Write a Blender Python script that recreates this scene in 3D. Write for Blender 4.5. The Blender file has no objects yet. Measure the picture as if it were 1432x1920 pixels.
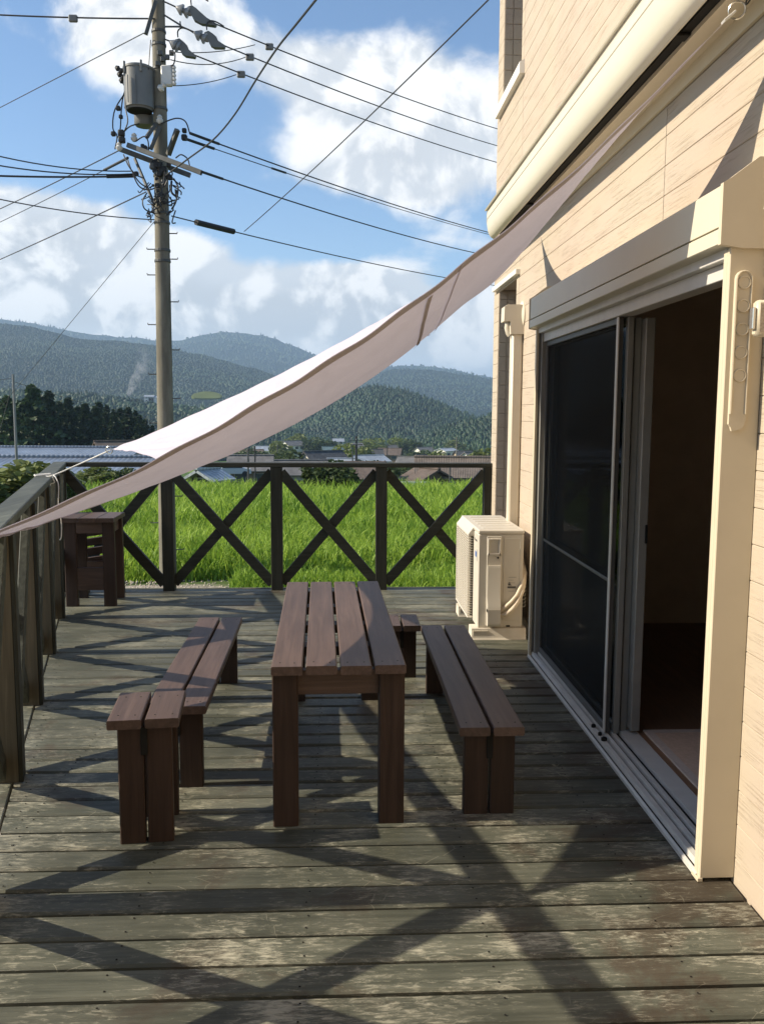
import bpy, bmesh, math, random
import numpy as np
from mathutils import Vector, Matrix
random.seed(7); rng = np.random.default_rng(7)
R = math.radians
scene = bpy.context.scene
COL = scene.collection

# ------------------------------------------------------------------ camera
PITCH, YAW, ROLL, FPX, EYE = R(6.5494), R(2.6885), R(-0.2914), 1630.0, 1.45
_f = Vector((math.sin(YAW)*math.cos(PITCH), math.cos(YAW)*math.cos(PITCH), -math.sin(PITCH)))
_r = Vector((math.cos(YAW), -math.sin(YAW), 0)); _d = _f.cross(_r)
RT = math.cos(ROLL)*_r + math.sin(ROLL)*_d
DN = -math.sin(ROLL)*_r + math.cos(ROLL)*_d
FW = _f
cam = bpy.data.cameras.new('camera'); cam_o = bpy.data.objects.new('camera', cam); COL.objects.link(cam_o)
cam.sensor_fit = 'VERTICAL'; cam.sensor_height = 24; cam.lens = FPX*24/1920
cam.clip_start = 0.05; cam.clip_end = 40000
cam_o.matrix_world = Matrix(((RT.x, -DN.x, -FW.x, 0), (RT.y, -DN.y, -FW.y, 0), (RT.z, -DN.z, -FW.z, EYE), (0, 0, 0, 1)))
scene.camera = cam_o

def at(px, py, depth):
    """point on the sight line of a photo pixel, at a given distance along Y"""
    d = RT*(px-716) + DN*(py-960) + FW*FPX
    return Vector((0, 0, EYE)) + d*(depth/d.y)

# ------------------------------------------------------------------ node helper
class NT:
    def __init__(s, tree): s.t = tree
    def n(s, typ, props=None, **ins):
        nd = s.t.nodes.new(typ)
        for k, v in (props or {}).items(): setattr(nd, k, v)
        for k, v in ins.items():
            key = int(k[1:]) if k[0] == 'i' and k[1:].isdigit() else k.replace('_', ' ')
            sock = nd.inputs[key]
            if isinstance(v, bpy.types.NodeSocket): s.t.links.new(v, sock)
            elif isinstance(v, bpy.types.Node): s.t.links.new(v.outputs[0], sock)
            else: sock.default_value = v
        return nd
    def m(s, op, a, b=None, c=None, clamp=False):
        nd = s.t.nodes.new('ShaderNodeMath'); nd.operation = op; nd.use_clamp = clamp
        for i, v in enumerate((a, b, c)):
            if v is None: continue
            if isinstance(v, (int, float)): nd.inputs[i].default_value = v
            else: s.t.links.new(v if isinstance(v, bpy.types.NodeSocket) else v.outputs[0], nd.inputs[i])
        return nd.outputs[0]
    def mix(s, fac, a, b, blend='MIX'):
        nd = s.t.nodes.new('ShaderNodeMix'); nd.data_type = 'RGBA'; nd.blend_type = blend
        for key, v in ((0, fac), (6, a), (7, b)):
            if isinstance(v, (bpy.types.NodeSocket, bpy.types.Node)): s.t.links.new(v if isinstance(v, bpy.types.NodeSocket) else v.outputs[0], nd.inputs[key])
            elif isinstance(v, (int, float)): nd.inputs[key].default_value = v
            else: nd.inputs[key].default_value = (*v, 1) if len(v) == 3 else v
        return nd.outputs[2]
    def ramp(s, fac, lo, hi, a=0.0, b=1.0):
        nd = s.n('ShaderNodeMapRange', {'interpolation_type': 'SMOOTHSTEP'}, Value=fac, From_Min=lo, From_Max=hi, To_Min=a, To_Max=b)
        return nd.outputs[0]
    def noise(s, vec, scale, detail=4, rough=.55, dist=0):
        return s.n('ShaderNodeTexNoise', None, Vector=vec, Scale=scale, Detail=detail, Roughness=rough, Distortion=dist).outputs['Fac']
    def scale(s, vec, v, off=None):
        nd = s.t.nodes.new('ShaderNodeMapping'); s.t.links.new(vec, nd.inputs[0]); nd.inputs['Scale'].default_value = v
        if off is not None: nd.inputs['Location'].default_value = off
        return nd.outputs[0]

# ------------------------------------------------------------------ world: sky with clouds
SUN_EL, SUN_BACK = 33.1, 1.3
sun_dir = Vector((-math.cos(R(SUN_BACK))*math.cos(R(SUN_EL)), -math.sin(R(SUN_BACK))*math.cos(R(SUN_EL)), math.sin(R(SUN_EL))))
world = bpy.data.worlds.new('World'); scene.world = world; world.use_nodes = True
wt = world.node_tree; wt.nodes.clear(); W = NT(wt)
sky = W.n('ShaderNodeTexSky', {'sky_type': 'NISHITA', 'sun_disc': False, 'sun_elevation': R(SUN_EL), 'sun_rotation': R(270-SUN_BACK), 'altitude': 400, 'air_density': 1.0, 'dust_density': 0.3, 'ozone_density': 2.5})
geo = W.n('ShaderNodeTexCoord'); dirv = geo.outputs['Generated']
sep = W.n('ShaderNodeSeparateXYZ', None, Vector=dirv)
dx, dy, dz = sep.outputs
az = W.m('ARCTAN2', dx, dy); el = W.m('ARCSINE', dz)
zc = W.m('ADD', W.m('MAXIMUM', dz, 0.0), 0.22)
cvec = W.n('ShaderNodeCombineXYZ', None, X=W.m('DIVIDE', dx, zc), Y=W.m('DIVIDE', dy, zc), Z=W.m('MULTIPLY', dz, .6)).outputs[0]
n1 = W.noise(cvec, 1.5, 9, .58, .25)
n2 = W.noise(dirv, 9.0, 8, .56, .3)
nz = W.m('ADD', W.m('MULTIPLY', n1, .45), W.m('MULTIPLY', n2, .55))
def lobe(px, py, rx, ry, amp):
    v = at(px, py, 100) - Vector((0, 0, EYE)); v.normalize()
    a0, e0 = math.atan2(v.x, v.y), math.asin(v.z)
    sa, se = rx/1630, ry/1630
    qa = W.m('POWER', W.m('ABSOLUTE', W.m('DIVIDE', W.m('SUBTRACT', az, a0), sa)), 2.0)
    qe = W.m('POWER', W.m('ABSOLUTE', W.m('DIVIDE', W.m('SUBTRACT', el, e0), se)), 2.0)
    return W.m('MULTIPLY', W.m('EXPONENT', W.m('MULTIPLY', W.m('ADD', qa, qe), -1.0)), amp)
lobes = [(240, 30, 130, 130, .40), (390, 60, 110, 70, .14), (730, 180, 210, 110, .28), (800, 320, 170, 90, .26), (620, 270, 110, 80, .14), (560, 120, 130, 60, .12), (150, 440, 190, 62, .50), (-150, 480, 200, 90, .4), (330, 470, 90, 40, .16),
         (90, 565, 380, 60, .50), (480, 598, 340, 60, .56), (660, 540, 110, 40, .40), (820, 640, 230, 60, .40), (1200, 600, 300, 80, .4), (-500, 560, 300, 90, .4),
         (60, 230, 170, 110, -.22), (500, 425, 240, 50, -.30), (560, 10, 130, 40, -.08), (350, 250, 60, 150, -.06), (860, 520, 90, 40, -.10)]
acc = W.m('SUBTRACT', nz, .545)
for L in lobes: acc = W.m('ADD', acc, lobe(*L))
cov = W.ramp(acc, -.005, .15)
dens = W.ramp(acc, .22, .62)
# cloud shading: lit from the sun side, greyer where thick
offv = W.n('ShaderNodeVectorMath', {'operation': 'ADD'}, i0=dirv, i1=(-.018, 0, .022)).outputs[0]
n3 = W.noise(offv, 9.0, 8, .56, .3)
lit = W.ramp(W.m('SUBTRACT', n2, n3), -.06, .06)
grey = W.mix(dens, (9.6, 10.0, 10.4), (8.2, 8.5, 8.8))
ccol = W.mix(lit, grey, (14.6, 14.4, 14.0))
skyb = W.n('ShaderNodeHueSaturation', None, Saturation=1.06, Value=2.1, Color=sky.outputs[0]).outputs[0]
skyc = W.mix(W.m('MULTIPLY', cov, .94), skyb, ccol)
bg = W.n('ShaderNodeBackground', None, Color=skyc, Strength=0.053)
W.n('ShaderNodeOutputWorld', None, Surface=bg)

# ------------------------------------------------------------------ sun and exposure
sl = bpy.data.lights.new('sun', 'SUN'); sl.energy = 5.0; sl.angle = R(.53); sl.color = (1.0, .885, .71)
so = bpy.data.objects.new('sun', sl); COL.objects.link(so)
so.rotation_euler = (-sun_dir).to_track_quat('-Z', 'Y').to_euler(); so.location = (-20, 0, 20)
vs = scene.view_settings; vs.view_transform = 'Standard'; vs.look = 'None'; vs.exposure = 0.70; vs.gamma = 1.0; vs.use_curve_mapping = False

# ------------------------------------------------------------------ object helpers
def tag(o, label=None, cat=None, group=None, kind=None):
    for k, v in (('label', label), ('category', cat), ('group', group), ('kind', kind)):
        if v: o[k] = v
    return o
def empty(name, loc=(0, 0, 0), rz=0.0, parent=None):
    o = bpy.data.objects.new(name, None); COL.objects.link(o); o.location = loc; o.rotation_euler = (0, 0, rz)
    o.empty_display_size = .1
    if parent: o.parent = parent
    return o
def link(name, me, parent=None, mat=None):
    o = bpy.data.objects.new(name, me); COL.objects.link(o)
    if mat: me.materials.append(mat)
    if parent: o.parent = parent
    return o
class MB:
    """collects shapes and links them as one mesh object"""
    def __init__(s): s.v = []; s.f = []; s.mi = []; s.m = 0
    def add(s, vs, fs):
        o = len(s.v); s.v += [tuple(v) for v in vs]; s.f += [tuple(i+o for i in f) for f in fs]; s.mi += [s.m]*len(fs); return s
    def box(s, x0, x1, y0, y1, z0, z1):
        v = [(x, y, z) for z in (z0, z1) for y in (y0, y1) for x in (x0, x1)]
        return s.add(v, [(0, 2, 3, 1), (4, 5, 7, 6), (0, 1, 5, 4), (2, 6, 7, 3), (0, 4, 6, 2), (1, 3, 7, 5)])
    def cbox(s, x0, x1, y0, y1, z0, z1, c=.003):
        """box with all edges chamfered"""
        v = []
        for sx, xa in ((1, x0), (-1, x1)):
            for sy, ya in ((1, y0), (-1, y1)):
                for sz, za in ((1, z0), (-1, z1)):
                    v += [(xa, ya+sy*c, za+sz*c), (xa+sx*c, ya, za+sz*c), (xa+sx*c, ya+sy*c, za)]
        idx = lambda a, b, d, k: ((a*2+b)*2+d)*3+k
        f = []
        for a in (0, 1): f.append([idx(a, 0, 0, 0), idx(a, 0, 1, 0), idx(a, 1, 1, 0), idx(a, 1, 0, 0)])
        for b in (0, 1): f.append([idx(0, b, 0, 1), idx(1, b, 0, 1), idx(1, b, 1, 1), idx(0, b, 1, 1)])
        for d in (0, 1): f.append([idx(0, 0, d, 2), idx(0, 1, d, 2), idx(1, 1, d, 2), idx(1, 0, d, 2)])
        for a in (0, 1):
            for b in (0, 1): f.append([idx(a, b, 0, 0), idx(a, b, 1, 0), idx(a, b, 1, 1), idx(a, b, 0, 1)])
            for d in (0, 1): f.append([idx(a, 0, d, 0), idx(a, 1, d, 0), idx(a, 1, d, 2), idx(a, 0, d, 2)])
        for b in (0, 1):
            for d in (0, 1): f.append([idx(0, b, d, 1), idx(1, b, d, 1), idx(1, b, d, 2), idx(0, b, d, 2)])
        for a in (0, 1):
            for b in (0, 1):
                for d in (0, 1): f.append([idx(a, b, d, 0), idx(a, b, d, 1), idx(a, b, d, 2)])
        return s.add(v, f)
    def extrude(s, prof, p0, p1, side, up):
        """closed 2-D profile [(a,b)] swept from p0 to p1, a along side, b along up"""
        p0, p1, side, up = map(Vector, (p0, p1, side, up)); n = len(prof)
        v = [p+side*a+up*b for p in (p0, p1) for a, b in prof]
        f = [(i, (i+1) % n, n+(i+1) % n, n+i) for i in range(n)] + [tuple(range(n))[::-1], tuple(range(n, 2*n))]
        return s.add(v, f)
    def plank(s, p0, p1, w, t, up=(0, 0, 1), c=.004):
        """chamfered plank; p0-p1 is the centre line, w across, t along up"""
        p0, p1, up = Vector(p0), Vector(p1), Vector(up)
        side = (p1-p0).normalized().cross(up).normalized(); up = side.cross((p1-p0).normalized())
        a, b = w/2, t/2
        prof = [(-a+c, -b), (a-c, -b), (a, -b+c), (a, b-c), (a-c, b), (-a+c, b), (-a, b-c), (-a, -b+c)]
        return s.extrude(prof, p0, p1, side, up)
    def tube(s, pts, r, n=8, cap=True):
        pts = [Vector(p) for p in pts]; rs = r if isinstance(r, (list, tuple)) else [r]*len(pts)
        ref = Vector((0, 0, 1)); v = []; prev = None
        for i, p in enumerate(pts):
            t = (pts[min(i+1, len(pts)-1)]-pts[max(i-1, 0)]).normalized()
            if prev is None:
                a = t.cross(ref) if abs(t.z) < .95 else t.cross(Vector((1, 0, 0)))
            else: a = prev - t*prev.dot(t)
            a.normalize(); prev = a; b = t.cross(a)
            v += [p+(a*math.cos(k*2*math.pi/n)+b*math.sin(k*2*math.pi/n))*rs[i] for k in range(n)]
        f = [(i*n+k, i*n+(k+1) % n, (i+1)*n+(k+1) % n, (i+1)*n+k) for i in range(len(pts)-1) for k in range(n)]
        if cap: f += [tuple(range(n))[::-1], tuple(range((len(pts)-1)*n, len(pts)*n))]
        return s.add(v, f)
    def lathe(s, prof, c=(0, 0, 0), axis=(0, 0, 1), n=16):
        """prof: [(r, h)] along axis from point c"""
        ax = Vector(axis).normalized(); c = Vector(c)
        a = ax.cross(Vector((1, 0, 0)) if abs(ax.x) < .9 else Vector((0, 1, 0))).normalized(); b = ax.cross(a)
        v = [c+ax*h+(a*math.cos(k*2*math.pi/n)+b*math.sin(k*2*math.pi/n))*max(r, 1e-4) for r, h in prof for k in range(n)]
        m = len(prof)
        f = [(i*n+k, i*n+(k+1) % n, (i+1)*n+(k+1) % n, (i+1)*n+k) for i in range(m-1) for k in range(n)]
        f += [tuple(range(n))[::-1], tuple(range((m-1)*n, m*n))]
        return s.add(v, f)
    def mesh(s, name, mats=(), smooth=False):
        me = bpy.data.meshes.new(name); me.from_pydata(s.v, [], s.f)
        for m in (mats if isinstance(mats, (list, tuple)) else [mats]): me.materials.append(m)
        if any(s.mi): me.polygons.foreach_set('material_index', s.mi)
        bm = bmesh.new(); bm.from_mesh(me); bmesh.ops.recalc_face_normals(bm, faces=bm.faces); bm.to_mesh(me); bm.free()
        if smooth:
            me.polygons.foreach_set('use_smooth', [True]*len(me.polygons))
            try: me.set_sharp_from_angle(angle=R(40))
            except Exception: pass
        me.update(); return me
    def build(s, name, mat, parent=None, smooth=False):
        return link(name, s.mesh(name, mat, smooth), parent)
def np_mesh(name, verts, faces4, mat, smooth=False):
    me = bpy.data.meshes.new(name); nv, nf = len(verts), len(faces4); k = faces4.shape[1]
    me.vertices.add(nv); me.vertices.foreach_set('co', verts.astype(np.float32).ravel())
    me.loops.add(nf*k); me.loops.foreach_set('vertex_index', faces4.astype(np.int32).ravel())
    me.polygons.add(nf); me.polygons.foreach_set('loop_start', np.arange(0, nf*k, k, dtype=np.int32))
    try: me.polygons.foreach_set('loop_total', np.full(nf, k, dtype=np.int32))
    except Exception: pass
    if smooth: me.polygons.foreach_set('use_smooth', np.ones(nf, dtype=bool))
    me.materials.append(mat); me.update(calc_edges=True); me.validate(); return me
def copy_tree(o, parent=None):
    c = o.copy(); COL.objects.link(c)
    if parent: c.parent = parent
    for ch in list(o.children): copy_tree(ch, c)
    return c

# ------------------------------------------------------------------ materials
def new_mat(name):
    m = bpy.data.materials.new(name); m.use_nodes = True; m.node_tree.nodes.clear(); t = NT(m.node_tree)
    out = t.n('ShaderNodeOutputMaterial'); return m, t, out
def bsdf(t, out, color, rough=.6, normal=None, spec=.4, metal=0.0):
    b = t.n('ShaderNodeBsdfPrincipled', None, Roughness=rough, Metallic=metal)
    b.inputs['Specular IOR Level'].default_value = spec
    if isinstance(color, (tuple, list)): b.inputs['Base Color'].default_value = (*color, 1)
    else: t.t.links.new(color, b.inputs['Base Color'])
    if normal is not None: t.t.links.new(normal, b.inputs['Normal'])
    t.t.links.new(b.outputs[0], out.inputs[0]); return b
def bump(t, h, strength=.3, dist=.01):
    return t.n('ShaderNodeBump', None, Height=h, Strength=strength, Distance=dist).outputs[0]
def coords(t, rnd=6.0):
    """object coordinates shifted by a per-object random offset"""
    tc = t.n('ShaderNodeTexCoord').outputs['Object']
    oi = t.n('ShaderNodeObjectInfo').outputs['Random']
    sh = t.m('MULTIPLY', oi, rnd)
    cv = t.n('ShaderNodeCombineXYZ', None, X=sh, Y=t.m('MULTIPLY', sh, 3.7), Z=t.m('MULTIPLY', sh, 1.9)).outputs[0]
    return t.n('ShaderNodeVectorMath', {'operation': 'ADD'}, i0=tc, i1=cv).outputs[0], oi, tc
def plain(name, col, rough=.55, spec=.4, metal=0.0, var=.12, scale=6.0, bmp=.0):
    m, t, out = new_mat(name); v, oi, tc = coords(t)
    nz = t.noise(v, scale, 5, .6)
    c = t.mix(t.ramp(nz, .3, .7), tuple(x*(1-var) for x in col), tuple(min(1, x*(1+var)) for x in col))
    nm = bump(t, t.noise(v, scale*12, 3), bmp, .004) if bmp else None
    bsdf(t, out, c, rough, nm, spec, metal); return m
def wood(name, c0, c1, axis, rough=.62, worn=None, wornamt=.5, bstr=.35, spec=.3):
    """stained board: grain stretched along axis"""
    m, t, out = new_mat(name); v, oi, tc = coords(t)
    sc = [14, 14, 14]; sc[axis] = .7
    g = t.noise(t.scale(v, sc), 3.0, 6, .65, .4)
    sc2 = [60, 60, 60]; sc2[axis] = 1.6
    fine = t.noise(t.scale(v, sc2), 3.0, 3, .6)
    big = t.noise(v, 1.3, 3)
    k = t.m('ADD', t.m('MULTIPLY', g, .6), t.m('MULTIPLY', big, .4))
    col = t.mix(t.ramp(k, .34, .66), c0, c1)
    col = t.mix(t.m('MULTIPLY', t.m('SUBTRACT', oi, .5), .5), col, t.mix(.5, col, c1)) if False else col
    val = t.m('ADD', .82, t.m('MULTIPLY', oi, .36))
    col = t.mix(1.0, col, t.n('ShaderNodeCombineColor', None, Red=val, Green=val, Blue=val).outputs[0], 'MULTIPLY')
    if worn:
        w = t.noise(t.scale(v, [s*.6 for s in sc]), 5.0, 7, .72, .3); b2 = t.noise(v, 2.2, 3)
        col = t.mix(t.m('MULTIPLY', t.ramp(t.m('ADD', t.m('MULTIPLY', w, .6), t.m('MULTIPLY', b2, .4)), .52, .68), wornamt), col, worn)
    nm = bump(t, t.m('ADD', g, t.m('MULTIPLY', fine, .6)), bstr, .004)
    bsdf(t, out, col, rough, nm, spec); return m

def deck_mat():
    m, t, out = new_mat('deck_stain'); v, oi, tc = coords(t)
    grain = t.noise(t.scale(v, (.9, 16, 16)), 3.0, 7, .68, .3)
    fine = t.noise(t.scale(v, (2.5, 90, 90)), 3.0, 3, .6)
    blot = t.noise(v, 1.7, 4, .6)
    col = t.mix(t.ramp(t.m('ADD', t.m('MULTIPLY', grain, .5), t.m('MULTIPLY', blot, .5)), .38, .62), (.060, .064, .048), (.122, .124, .096))
    sp = t.n('ShaderNodeSeparateXYZ', None, Vector=tc).outputs
    # brown, well-trodden patches, mostly by the door
    br = t.noise(tc, 1.9, 6, .68, .4)
    bside = t.m('ADD', t.ramp(br, .42, .64), t.m('MULTIPLY', t.ramp(sp[0], .2, 1.25), .60))
    col = t.mix(t.m('MULTIPLY', t.ramp(bside, .5, 1.2), .68), col, (.062, .042, .029))
    # worn pale fibres and scuffs
    w1 = t.noise(t.scale(v, (6.5, 30, 30)), 3.0, 10, .82, .6); w2 = t.noise(v, 3.4, 4, .6, .4)
    w4 = t.noise(tc, .9, 2, .5)
    wf = t.ramp(t.m('ADD', t.m('ADD', t.m('MULTIPLY', w1, .52), t.m('MULTIPLY', w2, .30)), t.m('MULTIPLY', w4, .18)), .495, .60)
    near = t.ramp(sp[1], 5.5, 2.4, .40, .95)
    col = t.mix(t.m('MULTIPLY', wf, near), col, (.40, .38, .30))
    # thin scratches across the grain
    s1 = t.n('ShaderNodeTexVoronoi', {'feature': 'DISTANCE_TO_EDGE'}, Vector=t.scale(v, (5, 14, 5)), Scale=1.4).outputs[0]
    sm = t.m('MULTIPLY', t.ramp(s1, .012, .0), t.ramp(t.noise(v, 5.0, 3), .56, .66))
    col = t.mix(t.m('MULTIPLY', sm, .55), col, (.38, .36, .28))
    val = t.m('ADD', .80, t.m('MULTIPLY', oi, .38))
    col = t.mix(1.0, col, t.n('ShaderNodeCombineColor', None, Red=val, Green=val, Blue=t.m('MULTIPLY', val, .97)).outputs[0], 'MULTIPLY')
    nm = bump(t, t.m('ADD', t.m('MULTIPLY', grain, .8), t.m('ADD', t.m('MULTIPLY', fine, .7), t.m('MULTIPLY', w1, .6))), .38, .004)
    bsdf(t, out, col, t.ramp(wf, 0, 1, .55, .75), nm, .32); return m
def siding_mat(name='siding_cream', dark=1.0):
    m, t, out = new_mat(name); v, oi, tc = coords(t, 9.0)
    g = t.noise(t.scale(v, (20, .9, 22)), 3.0, 5, .62, .5)
    streak = t.ramp(t.noise(t.scale(v, (40, 1.8, 90)), 2.6, 4, .6, .2), .53, .60)
    big = t.noise(tc, 1.1, 3, .5)
    col = t.mix(t.ramp(big, .35, .65), tuple(dark*c for c in (.46, .392, .296)), tuple(dark*c for c in (.47, .382, .298)))
    mask = t.ramp(t.noise(t.scale(v, (3, 1.6, 6)), 2.0, 3), .42, .62)
    k = t.m('MULTIPLY', t.m('MULTIPLY', streak, mask), .45)
    col = t.mix(k, col, tuple(dark*c for c in (.30, .235, .165)))
    nm = bump(t, t.m('SUBTRACT', t.m('MULTIPLY', g, .5), t.m('MULTIPLY', t.m('MULTIPLY', streak, mask), .9)), .45, .005)
    bsdf(t, out, col, .7, nm, .25); return m
def concrete_mat(name, col):
    m, t, out = new_mat(name); v, oi, tc = coords(t)
    a = t.noise(t.scale(tc, (3, 3, .5)), 2.0, 6, .65); b = t.noise(tc, 40.0, 4, .7)
    c = t.mix(t.ramp(a, .35, .65), tuple(x*.72 for x in col), tuple(x*1.15 for x in col))
    c = t.mix(t.m('MULTIPLY', t.ramp(b, .55, .7), .3), c, tuple(x*.45 for x in col))
    bsdf(t, out, c, .85, bump(t, b, .3, .006), .2); return m
def leaf_mat(name, c0, c1, trans=.35, nscale=.35, isl=.35):
    m, t, out = new_mat(name); tc = t.n('ShaderNodeTexCoord').outputs['Object']; oi = t.n('ShaderNodeObjectInfo').outputs['Random']
    gi = t.n('ShaderNodeNewGeometry')
    try: ri = gi.outputs['Random Per Island']
    except Exception: ri = oi
    k = t.m('ADD', t.m('MULTIPLY', t.ramp(t.noise(tc, nscale, 3), .35, .65), .85-isl), t.m('ADD', t.m('MULTIPLY', ri, isl), t.m('MULTIPLY', oi, .15)))
    col = t.mix(k, c0, c1)
    d = t.n('ShaderNodeBsdfPrincipled', None, Roughness=.55); t.t.links.new(col, d.inputs['Base Color']); d.inputs['Specular IOR Level'].default_value = .25
    tr = t.n('ShaderNodeBsdfTranslucent', None, Color=col)
    mx = t.n('ShaderNodeMixShader', None, Fac=trans, i1=d.outputs[0], i2=tr.outputs[0])
    t.t.links.new(mx.outputs[0], out.inputs[0]); return m
def cloth_mat(name, col, trans):
    m, t, out = new_mat(name); tc = t.n('ShaderNodeTexCoord').outputs['Object']
    weave = t.noise(t.scale(tc, (1, 1, 1)), 420.0, 2); f = t.noise(tc, 5.0, 5, .6, .6)
    c = t.mix(t.ramp(f, .3, .7), tuple(x*.93 for x in col), col)
    nm = bump(t, t.m('ADD', t.m('MULTIPLY', weave, .05), t.m('MULTIPLY', f, 1.0)), .30, .025)
    d = t.n('ShaderNodeBsdfDiffuse', None, Color=c, Normal=nm); tr = t.n('ShaderNodeBsdfTranslucent', None, Color=c, Normal=nm)
    mx = t.n('ShaderNodeMixShader', None, Fac=trans, i1=d.outputs[0], i2=tr.outputs[0])
    t.t.links.new(mx.outputs[0], out.inputs[0]); return m
def glass_mat(name, tint, transp, rough=.03):
    m, t, out = new_mat(name)
    g = t.n('ShaderNodeBsdfGlossy', None, Color=(.9, .95, 1, 1), Roughness=rough); tr = t.n('ShaderNodeBsdfTransparent', None, Color=(*tint, 1))
    fr = t.n('ShaderNodeFresnel', None, IOR=1.5)
    mx = t.n('ShaderNodeMixShader', None, Fac=fr.outputs[0], i1=tr.outputs[0], i2=g.outputs[0])
    if transp < 1:
        d = t.n('ShaderNodeBsdfDiffuse', None, Color=(.012, .013, .013, 1))
        mx = t.n('ShaderNodeMixShader', None, Fac=transp, i1=d.outputs[0], i2=mx.outputs[0])
    t.t.links.new(mx.outputs[0], out.inputs[0]); return m
def screen_mat():
    m, t, out = new_mat('insect_screen')
    d = t.n('ShaderNodeBsdfDiffuse', None, Color=(.035, .037, .036, 1)); tr = t.n('ShaderNodeBsdfTransparent')
    mx = t.n('ShaderNodeMixShader', None, Fac=.5, i1=tr.outputs[0], i2=d.outputs[0]); t.t.links.new(mx.outputs[0], out.inputs[0]); return m

M = {}
M['deck'] = deck_mat()
M['rail_x'] = wood('railing_stain_x', (.020, .021, .014), (.042, .043, .031), 0, .6, (.09, .09, .07), .3)
M['rail_y'] = wood('railing_stain_y', (.030, .032, .022), (.065, .068, .050), 1, .6, (.13, .135, .105), .5)
M['rail_z'] = wood('railing_stain_z', (.018, .019, .013), (.038, .038, .027), 2, .6, (.08, .075, .055), .25)
M['rail_cap'] = wood('railing_cap_weathered', (.060, .065, .048), (.110, .116, .088), 1, .6, (.17, .18, .14), .5)
M['rail_pale'] = wood('railing_pale', (.075, .065, .042), (.125, .105, .068), 2, .7, (.22, .2, .15), .3)
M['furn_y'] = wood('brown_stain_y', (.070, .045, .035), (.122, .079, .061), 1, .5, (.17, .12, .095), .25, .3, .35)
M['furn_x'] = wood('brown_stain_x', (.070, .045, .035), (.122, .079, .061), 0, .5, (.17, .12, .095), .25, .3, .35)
M['furn_z_shaded'] = wood('brown_stain_z_shaded', (.029, .017, .012), (.053, .031, .022), 2, .55, (.08, .055, .04), .2, .3, .3)  # leg stain darkened: shade on the upright faces put into the colour
M['siding'] = siding_mat()
M['cream'] = plain('cream_paint', (.60, .52, .38), .45, .45, var=.04, scale=3)
M['cream_white'] = plain('white_trim', (.74, .71, .63), .4, .45, var=.03, scale=3)
M['awning'] = plain('awning_white', (.60, .555, .43), .38, .5, var=.03, scale=2)
M['alum'] = plain('satin_aluminium', (.60, .58, .53), .42, .5, .1, var=.06, scale=8)
M['alum_d'] = plain('grey_sash', (.30, .30, .275), .42, .5, .25, var=.06, scale=8)
M['sash_dark'] = plain('dark_sash', (.10, .10, .092), .45, .45, .2, var=.06, scale=8)
M['gap'] = plain('dark_gap', (.015, .014, .012), .8, .2)
M['acwhite'] = plain('air_conditioner_ivory', (.58, .535, .45), .42, .45, var=.03, scale=3)
M['acbase'] = plain('ivory_plastic', (.62, .56, .46), .6, .35, var=.08, scale=8, bmp=.1)
M['pipe'] = plain('ivory_pipe_wrap', (.66, .56, .42), .65, .3, var=.1, scale=20, bmp=.3)
M['print'] = plain('label_print', (.05, .05, .05), .6, .3)
M['print_b'] = plain('blue_label_print', (.08, .14, .34), .6, .3)
M['print_g'] = plain('grey_label_print', (.34, .33, .30), .6, .3)
M['duct'] = plain('ivory_duct', (.60, .535, .42), .45, .4, var=.03, scale=3)
M['sail'] = cloth_mat('sail_cloth', (.61, .565, .625), .17)
M['hem'] = cloth_mat('sail_hem_cloth', (.52, .47, .46), .13)
M['rope'] = plain('white_rope', (.75, .74, .70), .8, .2, var=.08, scale=80, bmp=.4)
M['steel'] = plain('galvanised_steel', (.085, .085, .078), .5, .5, .45, var=.15, scale=12)
M['steel_bright'] = plain('bright_steel', (.65, .62, .55), .25, .5, .9, var=.05, scale=12)
M['pole'] = concrete_mat('pole_concrete', (.195, .18, .14))
M['trafo'] = plain('transformer_grey', (.15, .152, .145), .5, .4, .1, var=.08, scale=5)
M['porcelain'] = plain('porcelain_grey', (.20, .205, .205), .3, .5, var=.06, scale=6)
M['porc_white'] = plain('porcelain_white', (.55, .54, .5), .3, .5, var=.05, scale=6)
M['black'] = plain('black_rubber', (.022, .023, .024), .6, .35)
M['wire'] = plain('dark_cable', (.035, .036, .038), .55, .35)
M['screen'] = screen_mat()
M['glass'] = glass_mat('door_glass', (.55, .6, .58), 1.0)
M['pane'] = glass_mat('window_glass', (.2, .22, .22), .25, .06)
M['room'] = plain('room_wallpaper', (.62, .54, .43), .9, .1, var=.05)
M['room_floor'] = wood('room_floor_board', (.12, .065, .035), (.20, .11, .06), 1, .4)
M['mat'] = plain('tatami_mat', (.62, .45, .33), .85, .15, var=.08, scale=60, bmp=.3)
M['mat_edge'] = plain('mat_border', (.58, .48, .40), .85, .15, var=.06, scale=60)

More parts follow.
